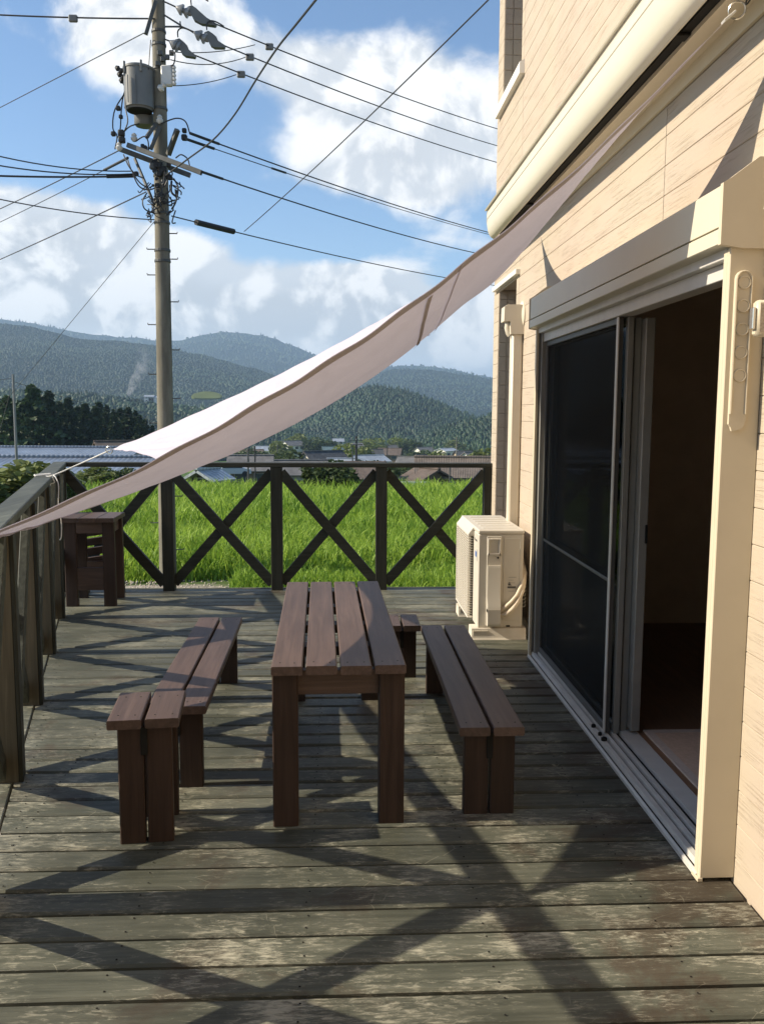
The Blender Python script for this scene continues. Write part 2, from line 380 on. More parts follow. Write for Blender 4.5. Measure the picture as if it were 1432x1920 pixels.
# ================================================================== the deck
def rail_x(y): return -1.236 - .252*(y-3.054)          # centre line of the left railing
DECK_Y0, DECK_Y1, WALL = -1.6, 7.125, 1.2226
deck = empty('deck', (0, 0, 0)); tag(deck, kind='structure')
pitch = .1265; k0 = math.floor((DECK_Y0-2.41)/pitch)
y = 2.41 + k0*pitch
while y < DECK_Y1-.05:
    ya, yb = y+.0072, min(y+pitch-.0072, DECK_Y1); dz = random.uniform(-.0018, .0018); c = .007
    mb = MB(); pr = [(ya+c, 0), (yb-c, 0), (yb, -c), (yb, -.028), (ya, -.028), (ya, -c)]
    v = []
    for s in (0, 1):
        for (yy, zz) in pr:
            xx = (rail_x(yy)+.025) if s == 0 else (WALL-.012 if yy < 7.06 else 1.262)
            v.append((xx, yy, zz+dz))
    n = len(pr); mb.add(v, [(i, (i+1) % n, n+(i+1) % n, n+i) for i in range(n)]+[tuple(range(n))[::-1], tuple(range(n, 2*n))])
    mb.build('board', M['deck'], deck); y += pitch
# perimeter board under the left railing, joists and fascia
ud = Vector((-.252, 1, 0)).normalized(); nd_ = Vector((ud.y, -ud.x, 0))
def rp(y, off=0.0, z=0.0):
    p = Vector((rail_x(y), y, z)); return p + nd_*off
MB().plank(rp(DECK_Y0, -.045, -.012), rp(7.13, -.045, -.012), .125, .030).build('edge_board', M['deck'], deck)
jm = MB()
for x in (-1.6, -1.1, -.6, -.1, .4, .9): jm.plank((x, max(DECK_Y0, (-1.236-x)/.252+3.054 if x < -.6 else DECK_Y0)+.1, -.078), (x, 7.09, -.078), .045, .09)
jm.build('joist', M['rail_y'], deck)
fm = MB(); fm.plank((rail_x(7.15), 7.146, -.08), (1.26, 7.146, -.08), .028, .15, (0, 0, 1)); fm.build('fascia', M['deck'], deck)
for (x, yy) in ((-2.1, 6.9), (-.5, 6.9), (1.0, 6.9), (-1.6, 5.0), (-1.1, 3.0), (-.5, 1.0), (.9, 3.6), (-.1, -1.2)):
    MB().plank((x, yy, -1.5), (x, yy, -.124), .09, .09, (0, 1, 0)).build('support_post', M['rail_z'], deck)
# screw heads
sm = MB(); y = 2.41+k0*pitch
while y < 7.0:
    if y > 1.5:
        for x in (rail_x(y)+.07, -1.1, -.6, -.1, .4, .9):
            if x < rail_x(y)+.05: continue
            for o in (.03, .094):
                sm.lathe([(.0032, 0), (.0026, .0009)], (x+random.uniform(-.006, .006), y+o+random.uniform(-.004, .004), .0014), n=6)
    y += pitch
tag(sm.build('screw_heads', M['gap'], deck), kind='stuff')

# ================================================================== railings
CAPZ = 1.042
def brace(name, a, b, parent, mat, nrm, w=.082, t=.036):
    MB().plank(a, b, w, t, nrm, .003).build(name, mat, parent)
# far railing, parallel to the deck boards
fr = empty('railing', (-.5, 7.05, 0)); tag(fr, 'dark stained railing with crossed braces along the far end of the deck', 'railing')
def child(o, p):                                           # keep world position under an offset parent
    o.parent = p; o.matrix_parent_inverse = Matrix.Translation(-Vector(p.location)); return o
FX = [-1.397, -.524, .325, 1.205]
FXall = [-2.245]+FX
FY = 7.052
def fadd(mb, name, mat): return child(mb.build(name, mat), fr)
for i, x in enumerate(FX):
    fadd(MB().plank((x, FY, -.2 if i < 3 else .0), (x, FY, CAPZ-.037), .092, .092, (0, 1, 0), .004), 'post', M['rail_z'])
fadd(MB().plank((rail_x(7.06)+.05, FY, CAPZ-.018), (1.262, FY, CAPZ-.018), .105, .036, (0, 0, 1), .004), 'top_rail', M['rail_x'])
for i in range(4):
    xa, xb = FXall[i]+.05, FXall[i+1]-.05; z0, z1 = .055, .965
    oa, ob = (.020, -.020) if i != 3 else (-.020, .020)
    fadd(MB().plank((xa-.012, FY-oa, z1), (xb+.012, FY-oa, z0), .078, .036, (0, 1, 0), .003), 'brace', M['rail_x'])
    fadd(MB().plank((xa-.012, FY-ob, z0), (xb+.012, FY-ob, z1), .078, .036, (0, 1, 0), .003), 'brace', M['rail_x'])
# left railing, slanting away from the house
lr = empty('railing', rp(3.362)); tag(lr, 'long dark railing with crossed braces and weathered top along the left edge of the deck', 'railing')
def ladd(mb, name, mat): return child(mb.build(name, mat), lr)
LY = [7.01-.912*i for i in range(9)]
for yy in LY:
    mb = MB(); mb.plank(rp(yy, 0, -.16), rp(yy, 0, CAPZ-.037), .092, .092, nd_, .004)
    me = mb.mesh('post', [M['rail_z'], M['rail_pale']])
    for p in me.polygons:
        if abs(p.normal.dot(ud)) > .9 and yy < 6.9: p.material_index = 1  # faces looking along the railing get the paler tone
    child(link('post', me), lr)
    # dark inner lath nailed over the post
    if yy < 6.9: ladd(MB().plank(rp(yy, .052, .0), rp(yy, .052, CAPZ-.037), .092, .014, nd_, .002), 'lath', M['rail_z'])
yc = [DECK_Y0, 3.45, 7.10]
for a, b in zip(yc[:-1], yc[1:]):
    ladd(MB().plank(rp(a+.001, 0, CAPZ-.018), rp(b-.001, 0, CAPZ-.018), .105, .036, (0, 0, 1), .004), 'top_rail', M['rail_cap'])
for i in range(8):
    y1, y0 = LY[i]-.048, LY[i+1]+.048; z0, z1 = .055, .965
    for (za, zb, o) in ((z0, z1, .019), (z1, z0, -.019)):
        ladd(MB().plank(rp(y0, o, za), rp(y1, o, zb), .078, .036, nd_, .003), 'brace', M['rail_y'])

# ================================================================== furniture
def fit(o, loc, rz): o.location = loc; o.rotation_euler = (0, 0, rz); return o
def slat_top(parent, x0, x1, y0, y1, z, n, gap, t=.032, name='plank', mat='furn_y'):
    w = (x1-x0-gap*(n-1))/n
    for i in range(n):
        a = x0+i*(w+gap)
        MB().plank((a+w/2, y0+random.uniform(-.003, .003), z-t/2), (a+w/2, y1+random.uniform(-.003, .003), z-t/2), w, t, (0, 0, 1), .004).build(name, M[mat], parent)
    sc_ = MB()
    for i in range(n):
        for yy in (y0+.05, y1-.05):
            for o in (.25, .75): sc_.lathe([(.0036, 0), (.003, .0008)], (x0+i*(w+gap)+w*o+random.uniform(-.004, .004), yy+random.uniform(-.006, .006), z-.0002), n=7)
    tag(sc_.build('screw_heads', M['gap'], parent), kind='stuff')
# table
tb = empty('table', (-.026, 3.638, 0), R(1.35)); tag(tb, 'long brown wooden table with a four plank top in the middle of the deck', 'table')
slat_top(tb, -.231, .231, -.745, .745, .588, 4, .0115, .031)
for sx in (-1, 1):
    for sy in (-1, 1):
        MB().plank((sx*.186, sy*.665, 0), (sx*.186, sy*.665, .5565), .088, .088, (0, 1, 0), .004).build('leg', M['furn_z_shaded'], tb)
for sy in (-1, 1): MB().plank((-.1415, sy*.665, .512), (.1415, sy*.665, .512), .036, .088, (0, 0, 1), .003).build('apron', M['furn_x'], tb)
for sx in (-1, 1): MB().plank((sx*.196, -.62, .512), (sx*.196, .62, .512), .034, .088, (0, 0, 1), .003).build('apron', M['furn_y'], tb)
for yy in (-.34, .0, .34): MB().plank((-.178, yy, .538), (.178, yy, .538), .075, .036, (0, 0, 1), .003).build('batten', M['furn_x'], tb)
def bench(name, label, loc, rz, L, w, h, legw=.088, inset=.045):
    b = empty(name, loc, rz); tag(b, label, 'stool' if 'stool' in name else 'bench')
    slat_top(b, -w/2, w/2, -L/2, L/2, h, 2, .012, .032)
    hz = h-.0325
    for sy in (-1, 1):
        yy = sy*(L/2-inset-.022)
        for sx in (-1, 1):
            mb = MB(); x0, x1 = (-legw-.004, -.004) if sx < 0 else (.004, legw+.004)
            mb.plank(((x0+x1)/2, yy, 0), ((x0+x1)/2, yy, hz), legw, .044, (0, 1, 0), .004); mb.build('leg', M['furn_z_shaded'], b)
    # centre stretcher that shows in the slot between the leg planks
    MB().plank((0, -(L/2-inset-.046), h-.09), (0, (L/2-inset-.046), h-.09), .034, .085, (0, 0, 1), .003).build('stretcher', M['furn_y'], b)
    for sy in (-1, 1): MB().cbox(-.011, .011, sy*(L/2-inset+.0035)-.003, sy*(L/2-inset+.0035)+.003, h-.13, h-.034, .001).build('wedge', M['gap'], b)  # dark block on the leg face stands in for the shaded slot
    return b
bench('bench', 'long low brown bench on the right of the table, nearest the sliding door', (.532, 3.697, 0), R(.1), 1.494, .232, .342)
bench('bench', 'long low brown bench on the left of the table, striped by railing shadows', (-.640, 3.935, 0), R(1.0), 1.44, .230, .340)
bench('stool', 'short two plank brown stool at the near left, in front of the left bench', (-.667, 2.944, 0), R(5.6), .292, .232, .440, .084, .028)
bench('stool', 'low brown stool behind the table, by the far end of the right bench', (.330, 4.735, 0), R(0), .26, .20, .300, .075, .03)
# tall stool in the far left corner
ts = empty('stool', (-1.868, 6.62, 0), R(2)); tag(ts, 'tall square brown stool with a three plank top in the far left corner', 'stool')
for i in range(3): MB().plank((-.128+i*.128, -.20, .650), (-.128+i*.128, .20, .650), .124, .032, (0, 0, 1), .004).build('plank', M['furn_y'], ts)
for sx in (-1, 1):
    for sy in (-1, 1): MB().plank((sx*.138, sy*.14, 0), (sx*.138, sy*.14, .633), .088, .044, (0, 1, 0), .004).build('leg', M['furn_z_shaded'], ts)
for sy in (-1, 1):
    MB().plank((-.0935, sy*.14, .59), (.0935, sy*.14, .59), .036, .085, (0, 0, 1), .003).build('apron', M['furn_x'], ts)
    MB().plank((-.0935, sy*.14, .205), (.0935, sy*.14, .205), .036, .17, (0, 0, 1), .003).build('apron', M['furn_x'], ts)
for sx in (-1, 1): MB().plank((sx*.138, -.117, .585), (sx*.138, .117, .585), .036, .085, (0, 0, 1), .003).build('apron', M['furn_y'], ts)
# folded slatted chair behind it
fc = empty('chair', (-1.87, 6.93, 0), R(0)); tag(fc, 'brown slatted chair half hidden behind the tall stool in the corner', 'chair')
for sx in (-1, 1):
    MB().plank((sx*.14-.03, .03, 0), (sx*.14-.03, -.02, .58), .05, .035, (0, 1, 0), .003).build('leg', M['furn_z_shaded'], fc)
for i in range(4): MB().plank((-.20, -.055, .26+i*.075), (.14, -.055, .31+i*.075), .06, .02, (0, 1, .1), .003).build('slat', M['furn_x'], fc)

# ================================================================== the house
hs = empty('house', (WALL, 3.0, 0)); tag(hs, 'cream sided house with a sliding glass door on the right side of the deck', 'house')
def hadd(mb, name, mat, smooth=False): return child(mb.build(name, mat, None, smooth), hs)
Y_END, Y_BACK = 7.07, -2.6
DOOR = (2.53, 5.03, -.05, 1.90); REC1 = (6.17, 6.85, .35, 2.395); REC2 = (6.17, 6.85, 3.80, 5.15)
TOPZ = 5.55
# siding courses, cut round the openings and at the panel joints
seams = [-2.1, .62, 3.366, 6.08]
shared = {}
P = .1097; zb = 1.064-P*10
while zb > -.05: zb -= P
z = zb
while z < TOPZ-.02:
    za, ze = max(z, -.03), min(z+P, TOPZ)
    cuts = [(Y_BACK, Y_END)]
    for (o0, o1, p0, p1) in (DOOR, REC1, REC2):
        if ze > p0+.02 and za < p1-.02:
            nc = []
            for a, b in cuts:
                if o1 <= a or o0 >= b: nc.append((a, b)); continue
                if a < o0: nc.append((a, o0))
                if b > o1: nc.append((o1, b))
            cuts = nc
    for sm_ in seams:
        nc = []
        for a, b in cuts:
            if a < sm_ < b: nc += [(a, sm_-.0022), (sm_+.0022, b)]
            else: nc.append((a, b))
        cuts = nc
    for a, b in cuts:
        if b-a < .03: continue
        h = ze-za-.0012; key = (round(b-a, 4), round(h, 4))
        if key not in shared:
            c = .0022; t = .016
            pr = [(0, 0), (0, h), (-t+c, h), (-t, h-c), (-t, c), (-t+c, 0)]
            shared[key] = MB().extrude(pr, (0, 0, 0), (0, b-a, 0), (1, 0, 0), (0, 0, 1)).mesh('siding_board', M['siding'])
        o = bpy.data.objects.new('siding_board', shared[key]); COL.objects.link(o); child(o, hs); o.location = (WALL+.016, a, za+.0006)
    z += P
# structural wall behind the siding
XI, XO = WALL+.017, WALL+.13
wm = MB()
def wallpiece(y0, y1, z0, z1): wm.box(XI, XO, y0, y1, z0, z1)
wallpiece(Y_BACK, DOOR[0], -1.4, TOPZ); wallpiece(DOOR[0], DOOR[1], DOOR[3], TOPZ); wallpiece(DOOR[0], DOOR[1], -1.4, -.02)
wallpiece(DOOR[1], REC1[0], -1.4, TOPZ); wallpiece(REC1[0], REC1[1], -1.4, REC1[2]); wallpiece(REC1[0], REC1[1], REC1[3], REC2[2]); wallpiece(REC1[0], REC1[1], REC2[3], TOPZ)
wallpiece(REC1[1], Y_END-.018, -1.4, TOPZ)
hadd(wm, 'wall', M['siding'])
# end wall, back, roof slab (closes the house against the light)
em = MB(); em.box(-4.2, WALL+.0165, -2.3, -2.1, -1.4, TOPZ); em.box(WALL+.0165, 8.0, Y_END-.0175, Y_END-.001, -1.4, TOPZ); em.box(7.9, 8.0, Y_BACK, Y_END-.02, -1.4, TOPZ); em.box(WALL+.02, 7.9, Y_BACK-.02, Y_BACK-.003, -1.4, TOPZ)  # first box: unseen wing wall added behind the camera to cut sky light
hadd(em, 'wall', M['siding'])
hadd(MB().box(WALL-.02, 8.05, Y_BACK-.05, Y_END+.03, TOPZ+.002, TOPZ+.16), 'roof', M['cream'])
hadd(MB().box(WALL+.004, XI-.0005, Y_BACK, 2.3, -1.4, -.05), 'foundation', M['pole'])
# deep window recesses with textured reveals
for (y0, y1, z0, z1), nm in ((REC1, 'low'), (REC2, 'high')):
    rv = child(bpy.data.objects.new('window', None), hs); COL.objects.link(rv)
    zz = z0
    rms = [MB(), MB(), MB()]
    while zz < z1-.01:
        h = min(P, z1-zz)-.003
        rms[0].extrude([(0, 0), (.003, .003), (.003, h-.003), (0, h), (-.02, h), (-.02, 0)], (WALL+.004, y1-.003, zz), (WALL+.062, y1-.003, zz), (0, -1, 0), (0, 0, 1))
        rms[1].extrude([(0, 0), (.003, .003), (.003, h-.003), (0, h), (-.02, h), (-.02, 0)], (WALL+.070, y1-.003, zz), (WALL+.30, y1-.003, zz), (0, -1, 0), (0, 0, 1))
        rms[2].extrude([(0, 0), (.003, .003), (.003, h-.003), (0, h), (-.02, h), (-.02, 0)], (WALL+.02, y0+.003, zz), (WALL+.30, y0+.003, zz), (0, 1, 0), (0, 0, 1))
        zz += P
    for q_ in rms: q_.build('reveal', M['siding'], rv)
    fm = MB(); x0, x1 = WALL+.26, WALL+.295
    fm.box(x0, x1, y0+.02, y0+.06, z0+.02, z1-.02); fm.box(x0, x1, y1-.06, y1-.02, z0+.02, z1-.02); fm.box(x0, x1, y0+.06, y1-.06, z0+.02, z0+.06); fm.box(x0, x1, y0+.06, y1-.06, z1-.06, z1-.02)
    fm.build('window_frame', M['alum_d'], rv)
    MB().box(x0+.012, x0+.018, y0+.0605, y1-.0605, z0+.0605, z1-.0605).build('window_pane', M['pane'], rv)
    MB().box(x1+.01, x1+.03, y0, y1, z0, z1).build('window_blind', M['room'], rv)
    if nm == 'low':
        MB().cbox(WALL-.032, WALL+.26, 6.055, 6.985, 2.396, 2.432, .003).build('lintel', M['cream_white'], rv)
        MB().box(WALL+.02, WALL+.26, y0, y1, z0-.02, z0+.02).build('sill', M['cream_white'], rv)
    else:
        MB().extrude([(-.035, 0), (-.035, .072), (.0, .09), (.25, .10), (.25, 0)], (WALL, 6.055, 3.708), (WALL, 6.985, 3.708), (1, 0, 0), (0, 0, 1)).build('sill', M['cream_white'], rv)
# ---- shutter box over the door
BX, BY0, BY1, BZ0, BZ1 = 1.08, 2.497, 5.055, 1.932, 2.10
sb = child(bpy.data.objects.new('shutter_box', None), hs); COL.objects.link(sb)
MB().extrude([(BX+.002, BZ0+.052), (BX+.002, BZ1-.004), (BX+.006, BZ1), (WALL-.001, BZ1+.062), (WALL-.001, BZ0+.052)], (0, BY0+.02, 0), (0, BY1-.006, 0), (1, 0, 0), (0, 0, 1)).build('cover', M['awning'], sb)
MB().extrude([(BX, BZ0+.003), (BX, BZ0+.044), (BX+.012, BZ0+.0515), (WALL-.001, BZ0+.0515), (WALL-.001, BZ0-.004), (BX+.055, BZ0-.004), (BX+.004, BZ0)], (0, BY0+.02, 0), (0, BY1-.006, 0), (1, 0, 0), (0, 0, 1)).build('lower_cover', M['awning'], sb)
for ya, yb in ((BY0, BY0+.0195), (BY1-.0055, BY1)):
    MB().extrude([(BX-.003, BZ0-.002), (BX-.003, BZ1+.0), (BX+.02, BZ1+.014), (WALL-.045, BZ1+.072), (WALL-.001, BZ1+.072), (WALL-.001, BZ0-.012), (BX+.06, BZ0-.012)], (0, ya, 0), (0, yb, 0), (1, 0, 0), (0, 0, 1)).build('end_cap', M['cream'], sb)
# ---- sliding door: frame, tracks, sashes
dr = child(bpy.data.objects.new('sliding_door', None), hs); COL.objects.link(dr)
D0, D1, DZ = 2.53, 5.03, 1.905
def dadd(mb, name, mat, smooth=False): return mb.build(name, mat, dr, smooth)
dadd(MB().cbox(1.113, WALL-.001, D0-.018, D0+.0, .012, DZ+.02, .002), 'jamb', M['cream'])
dadd(MB().cbox(1.113, 1.140, D0+.0005, D0+.026, .012, DZ+.015, .002), 'jamb_lip', M['cream'])
dadd(MB().cbox(1.113, 1.128, D1-.03, D1+.0, .012, DZ+.02, .002), 'jamb', M['cream'])
dadd(MB().cbox(1.128, WALL-.001, D1-.012, D1+.0, .012, DZ+.02, .002), 'jamb', M['alum_d'])
dadd(MB().cbox(1.140, 1.172, D1-.05, D1-.0125, .02, DZ, .002), 'guide', M['alum_d'])
dadd(MB().cbox(1.122, 1.232, D0+.027, D1-.031, DZ-.004, DZ+.028, .002), 'head', M['alum'])
dadd(MB().cbox(1.150, 1.215, D0+.027, D1-.051, DZ-.052, DZ-.0045, .002), 'head_rail', M['alum'])
# stepped threshold
tm = MB()
tm.extrude([(1.108, .003), (1.108, .016), (1.118, .020), (1.122, .014), (1.128, .014), (1.132, .034), (1.150, .036), (1.152, .024), (1.160, .024), (1.162, .042), (1.176, .044), (1.178, .03), (1.19, .03), (1.192, .048), (1.206, .048), (1.208, .034), (1.226, .034), (1.228, .052), (1.300, .056), (1.300, .003)], (0, D0+.002, 0), (0, D1-.014, 0), (1, 0, 0), (0, 0, 1))
dadd(tm, 'threshold', M['alum'])
for (g0, g1, gz_) in ((1.1225, 1.1290, .0150), (1.1525, 1.1600, .0250), (1.1785, 1.1900, .0310), (1.2085, 1.2260, .0350)): dadd(MB().box(g0, g1, D0+.003, D1-.015, gz_-.004, gz_), 'track_groove', M['gap'])  # dark strips laid in the tracks stand in for groove shade
dadd(MB().cbox(1.106, 1.122, D0-.02, D0+.03, .001, .013, .001), 'corner_block', M['cream'])
for yy, s in ((3.76, .010), (3.66, .009), (3.60, .013)): dadd(MB().lathe([(s, 0), (s, .012), (s*.5, .016)], (1.141, yy, .034), n=10), 'roller_stop', M['gap'])
ZB, ZT = .046, DZ-.053
def sash(x, y0, y1, w, pane, nm, mat, xd=.022, mid=None):
    g = MB()
    g.cbox(x, x+xd, y0, y0+w, ZB, ZT, .002); g.cbox(x, x+xd, y1-w, y1, ZB, ZT, .002); g.cbox(x, x+xd, y0+w+.0005, y1-w-.0005, ZB, ZB+w*1.3, .002); g.cbox(x, x+xd, y0+w+.0005, y1-w-.0005, ZT-w, ZT, .002)
    if mid: dadd(MB().cbox(x+.004, x+xd-.004, y0+w+.0005, y1-w-.0005, mid-.007, mid+.007, .002), 'screen_bar', M['sash_dark'])
    dadd(g, nm, mat)
    dadd(MB().box(x+xd*.45, x+xd*.55, y0+w+.0005, y1-w-.0005, ZB+w*1.3+.0005, ZT-w-.0005), pane[0], pane[1])
sash(1.164, 3.66, 4.975, .026, ('screen_mesh', M['screen']), 'screen_frame', M['sash_dark'], .018, .72)
sash(1.196, 3.645, 4.985, .030, ('glass_pane', M['glass']), 'sash_frame', M['alum_d'], .026)
sash(1.232, 3.665, 4.93, .034, ('glass_pane', M['glass']), 'sash_frame', M['alum_d'], .028)
dadd(MB().cbox(1.158, 1.1635, 3.657, 3.684, ZB, ZT, .001), 'stile_cover', M['alum'])
dadd(MB().cbox(1.2605, 1.300, 3.61, 3.69, .07, DZ-.06, .003), 'inner_stile', M['alum_d'])
dadd(MB().cbox(1.288, 1.299, 3.604, 3.6095, .90, .98, .002), 'handle', M['gap'])
dadd(MB().tube([(1.187, 3.675, .98), (1.182, 3.675, 1.0), (1.182, 3.675, 1.06), (1.187, 3.675, 1.08)], .004, 6), 'handle', M['gap'])
# ---- room behind the open half of the door
rmg = child(bpy.data.objects.new('room', None), hs); COL.objects.link(rmg)
MB().box(1.3005, 4.0, .9, 5.6, .020, .058).build('floor', M['room_floor'], rmg)
MB().box(1.3605, 2.60, 1.3, 3.60, .0585, .066).build('mat', M['mat'], rmg)
MB().box(1.325, 1.36, 1.3, 3.60, .0585, .0675).build('mat_border', M['mat_edge'], rmg)
MB().box(1.325, 2.60, 3.6005, 3.635, .0585, .0672).build('mat_border', M['mat_edge'], rmg)
MB().box(4.0, 4.05, .9, 5.6, .0, 2.4).build('wall', M['room'], rmg)
MB().box(1.36, 4.0, .85, .9, .0, 2.4).build('wall', M['room'], rmg)
MB().box(1.36, 4.0, 5.6, 5.65, .0, 2.4).build('wall', M['room'], rmg)
MB().box(1.36, 4.0, .9, 5.6, 2.4, 2.45).build('ceiling', M['room'], rmg)
MB().box(1.3, 1.36, 2.40, D0-.002, .06, DZ+.06).build('casing', M['room_floor'], rmg)
# ---- slim duct that leads to the air conditioner
du = child(bpy.data.objects.new('duct', None), hs); COL.objects.link(du)
MB().cbox(1.146, WALL-.001, 5.895, 5.985, .45, 1.985, .012).build('cover', M['duct'], du, True)
MB().extrude([(0, .0), (.088, 0), (.088, .19), (.07, .195), (-.025, .195), (-.045, .18), (-.047, .085), (-.004, .085), (-.004, .06)], (1.134, 5.88, 1.975), (1.134, 6.0, 1.975), (1, 0, 0), (0, 0, 1)).build('elbow', M['duct'], du)
MB().lathe([(.095, 0), (.095, .008), (.06, .02), (.055, .024)], (WALL-.0, 5.94, 2.105), (-1, 0, 0), 20).build('wall_plate', M['duct'], du, True)
MB().tube([(1.125, 5.94, 2.055), (1.12, 5.94, 2.02), (1.13, 5.94, 1.985), (1.14, 5.94, 1.972)], .02, 10).build('drain_hose', M['duct'], du, True)
# ---- laundry pole brackets on the door jambs
def bracket(y, sgn, x0):
    b = child(bpy.data.objects.new('laundry_bracket', None), hs); COL.objects.link(b)
    pr = []; w, zt, zb_ = .050, 1.86, 1.40
    for k in range(9): a = math.pi*k/8; pr.append((x0+w/2+math.cos(a)*w/2, zt-w/2+math.sin(a)*w/2))
    pr += [(x0, zb_+.02), (x0+.006, zb_+.012), (x0+.01, zb_), (x0+w-.012, zb_+.006), (x0+w-.006, zb_+.012), (x0+w, zb_+.03)]
    MB().extrude(pr, (0, y, 0), (0, y+sgn*.010, 0), (1, 0, 0), (0, 0, 1)).build('plate', M['cream'], b)
    rim = []
    for k in range(9): a = math.pi*k/8; rim.append((x0+w/2+math.cos(a)*(w/2-.003), y+sgn*.011, zt-w/2+math.sin(a)*(w/2-.003)))
    rim = [(x0+w-.003, y+sgn*.011, zb_+.05)]+rim+[(x0+.003, y+sgn*.011, zb_+.05)]
    MB().tube(rim, .0035, 6).build('rim', M['cream'], b)
    for k in range(5):
        zc_ = zt-.035-k*.066
        MB().lathe([(.019, 0), (.019, .004), (.0165, .0045), (.0155, .002)], (x0+w/2, y+sgn*.0098, zc_), (0, sgn, 0), 20).build('ring', M['cream'], b, True)
    return b
bracket(D0-.0185, -1, 1.128)
b2 = bracket(D1+.0005, 1, 1.128)
# little wood-look holder, hook and beaded cord on the wall right of the door
hk = child(bpy.data.objects.new('holder', None), hs); COL.objects.link(hk)
MB().cbox(1.150, WALL-.001, 2.405, 2.44, 1.665, 1.765, .008).build('case', M['cream'], hk, True)
MB().box(1.158, WALL-.008, 2.4035, 2.4048, 1.677, 1.753).build('face', M['siding'], hk)
MB().cbox(1.140, 1.1495, 2.41, 2.43, 1.685, 1.745, .002).build('clip', M['steel_bright'], hk)
MB().tube([(WALL-.012, 2.41, 1.66)]+[(WALL-.012+.004*math.sin(i*1.7), 2.41+.003*math.cos(i*2.1), 1.66-.02*i) for i in range(1, 17)], .005, 6).build('cord', M['cream'], hk)
MB().tube([(WALL-.002, 2.43, 2.04), (1.19, 2.43, 2.045), (1.172, 2.43, 2.03), (1.17, 2.43, 2.012)], .006, 8).build('hook', M['cream'], hk, True)

# ================================================================== awning cassette
aw = empty('awning', (1.1, 4.0, 2.7)); tag(aw, 'rolled up cream awning cassette fixed high along the house wall', 'awning')
def aadd(mb, name, mat, smooth=False): return child(mb.build(name, mat, None, smooth), aw)
AY0, AY1 = -.6, 6.16
aadd(MB().extrude([(.990, 2.832), (.986, 2.838), (.99, 2.844), (WALL-.001, 2.875), (WALL-.001, 2.862)], (0, AY0, 0), (0, AY1, 0), (1, 0, 0), (0, 0, 1)), 'lid', M['awning'])
arc = [(1.002+.0, 2.826), (1.000, 2.775)]
aadd(MB().extrude([(1.004, 2.831), (1.002, 2.778), (1.006, 2.774), (1.19, 2.774), (1.19, 2.846)], (0, AY0+.002, 0), (0, AY1-.008, 0), (1, 0, 0), (0, 0, 1)), 'front_panel', M['awning'])
cp = [(1.004, 2.7725)]+[(1.004+.046*(1-math.cos(a)), 2.752-.105*math.sin(a)) for a in [R(x) for x in (0, 15, 30, 45, 60, 75, 90)]]
cp += [(1.054, 2.644), (1.062, 2.646), (1.066, 2.656), (1.072, 2.70), (1.10, 2.7725)]
aadd(MB().extrude(cp, (0, AY0+.002, 0), (0, AY1-.008, 0), (1, 0, 0), (0, 0, 1)), 'curved_cover', M['awning'], True)
aadd(MB().box(1.09, 1.20, AY0+.01, AY1-.02, 2.668, 2.772), 'roller', M['gap'])
aadd(MB().extrude([(1.122, 2.652), (1.122, 2.668), (WALL-.001, 2.668), (WALL-.001, 2.60), (WALL-.012, 2.60), (WALL-.018, 2.648)], (0, AY0+.002, 0), (0, AY1-.02, 0), (1, 0, 0), (0, 0, 1)), 'back_plate', M['cream'])
aadd(MB().extrude([(1.0025, 2.828), (1.0015, 2.76), (1.012, 2.70), (1.05, 2.6445), (1.066, 2.656), (1.09, 2.69), (1.19, 2.69), (1.19, 2.846)], (0, AY1-.0075, 0), (0, AY1-.001, 0), (1, 0, 0), (0, 0, 1)), 'end_cap', M['awning'])
for yy in (.8, 2.9, 5.2): aadd(MB().cbox(1.075, 1.12, yy, yy+.05, 2.657, 2.667, .002), 'bracket', M['gap'])

# ================================================================== air conditioner
ac = empty('air_conditioner', (1.02, 5.86, 0)); tag(ac, 'ivory air conditioner outdoor unit standing on the deck against the house wall', 'air conditioner')
def cadd(mb, name, mat, smooth=False): return child(mb.build(name, mat, None, smooth), ac)
X0, X1, Y0, Y1, Z0, Z1 = .872, 1.164, 5.45, 6.245, .072, .708
cadd(MB().cbox(X0+.001, X1, Y0, Y1, Z0, Z1-.028, .006), 'casing', M['acwhite'])
cadd(MB().cbox(X0-.002, X1+.003, Y0-.003, Y1+.003, Z1-.0275, Z1, .007), 'lid', M['acwhite'])
rb = MB()
for k in range(6): rb.cbox(X0+.04, X1-.03, Y0+.08+k*.115, Y0+.12+k*.115, Z1-.0005, Z1+.0025, .002)
cadd(rb, 'rib', M['acwhite'])
cadd(MB().box(X0-.003, X0+.0005, Y0+.20, Y1-.03, Z0+.035, Z1-.075), 'fan_opening', M['gap'])  # dark panel standing in for the unlit hollow behind the grille
# fan grille standing proud of the front
gm = MB(); gx0, gx1, gy0, gy1, gz0, gz1 = X0-.036, X0-.030, Y0+.19, Y1-.02, Z0+.02, Z1-.055
nsl = 34
for k in range(nsl):
    zz = gz0+.012+(gz1-gz0-.024)*k/(nsl-1)
    gm.extrude([(gx0, -.0022), (gx0, .0022), (gx0+.004, .0022), (X0-.004, .0022-.0+.0), (X0-.004, -.0022), (gx0+.004, -.0022)], (0, gy0+.01, zz), (0, gy1-.01, zz), (1, 0, 0), (0, 0, 1))
for k in range(8):
    yy = gy0+.02+(gy1-gy0-.04)*k/7
    gm.box(gx0+.003, gx0+.008, yy-.002, yy+.002, gz0+.006, gz1-.006)
tag(cadd(gm, 'grille', M['acwhite']), kind='stuff')
gf = MB(); gf.cbox(gx0-.002, X0-.001, gy0, gy1, gz1-.008, gz1, .003); gf.cbox(gx0-.002, X0-.001, gy0, gy1, gz0, gz0+.008, .003); gf.cbox(gx0-.002, X0-.001, gy1-.008, gy1, gz0+.008, gz1-.008, .003)
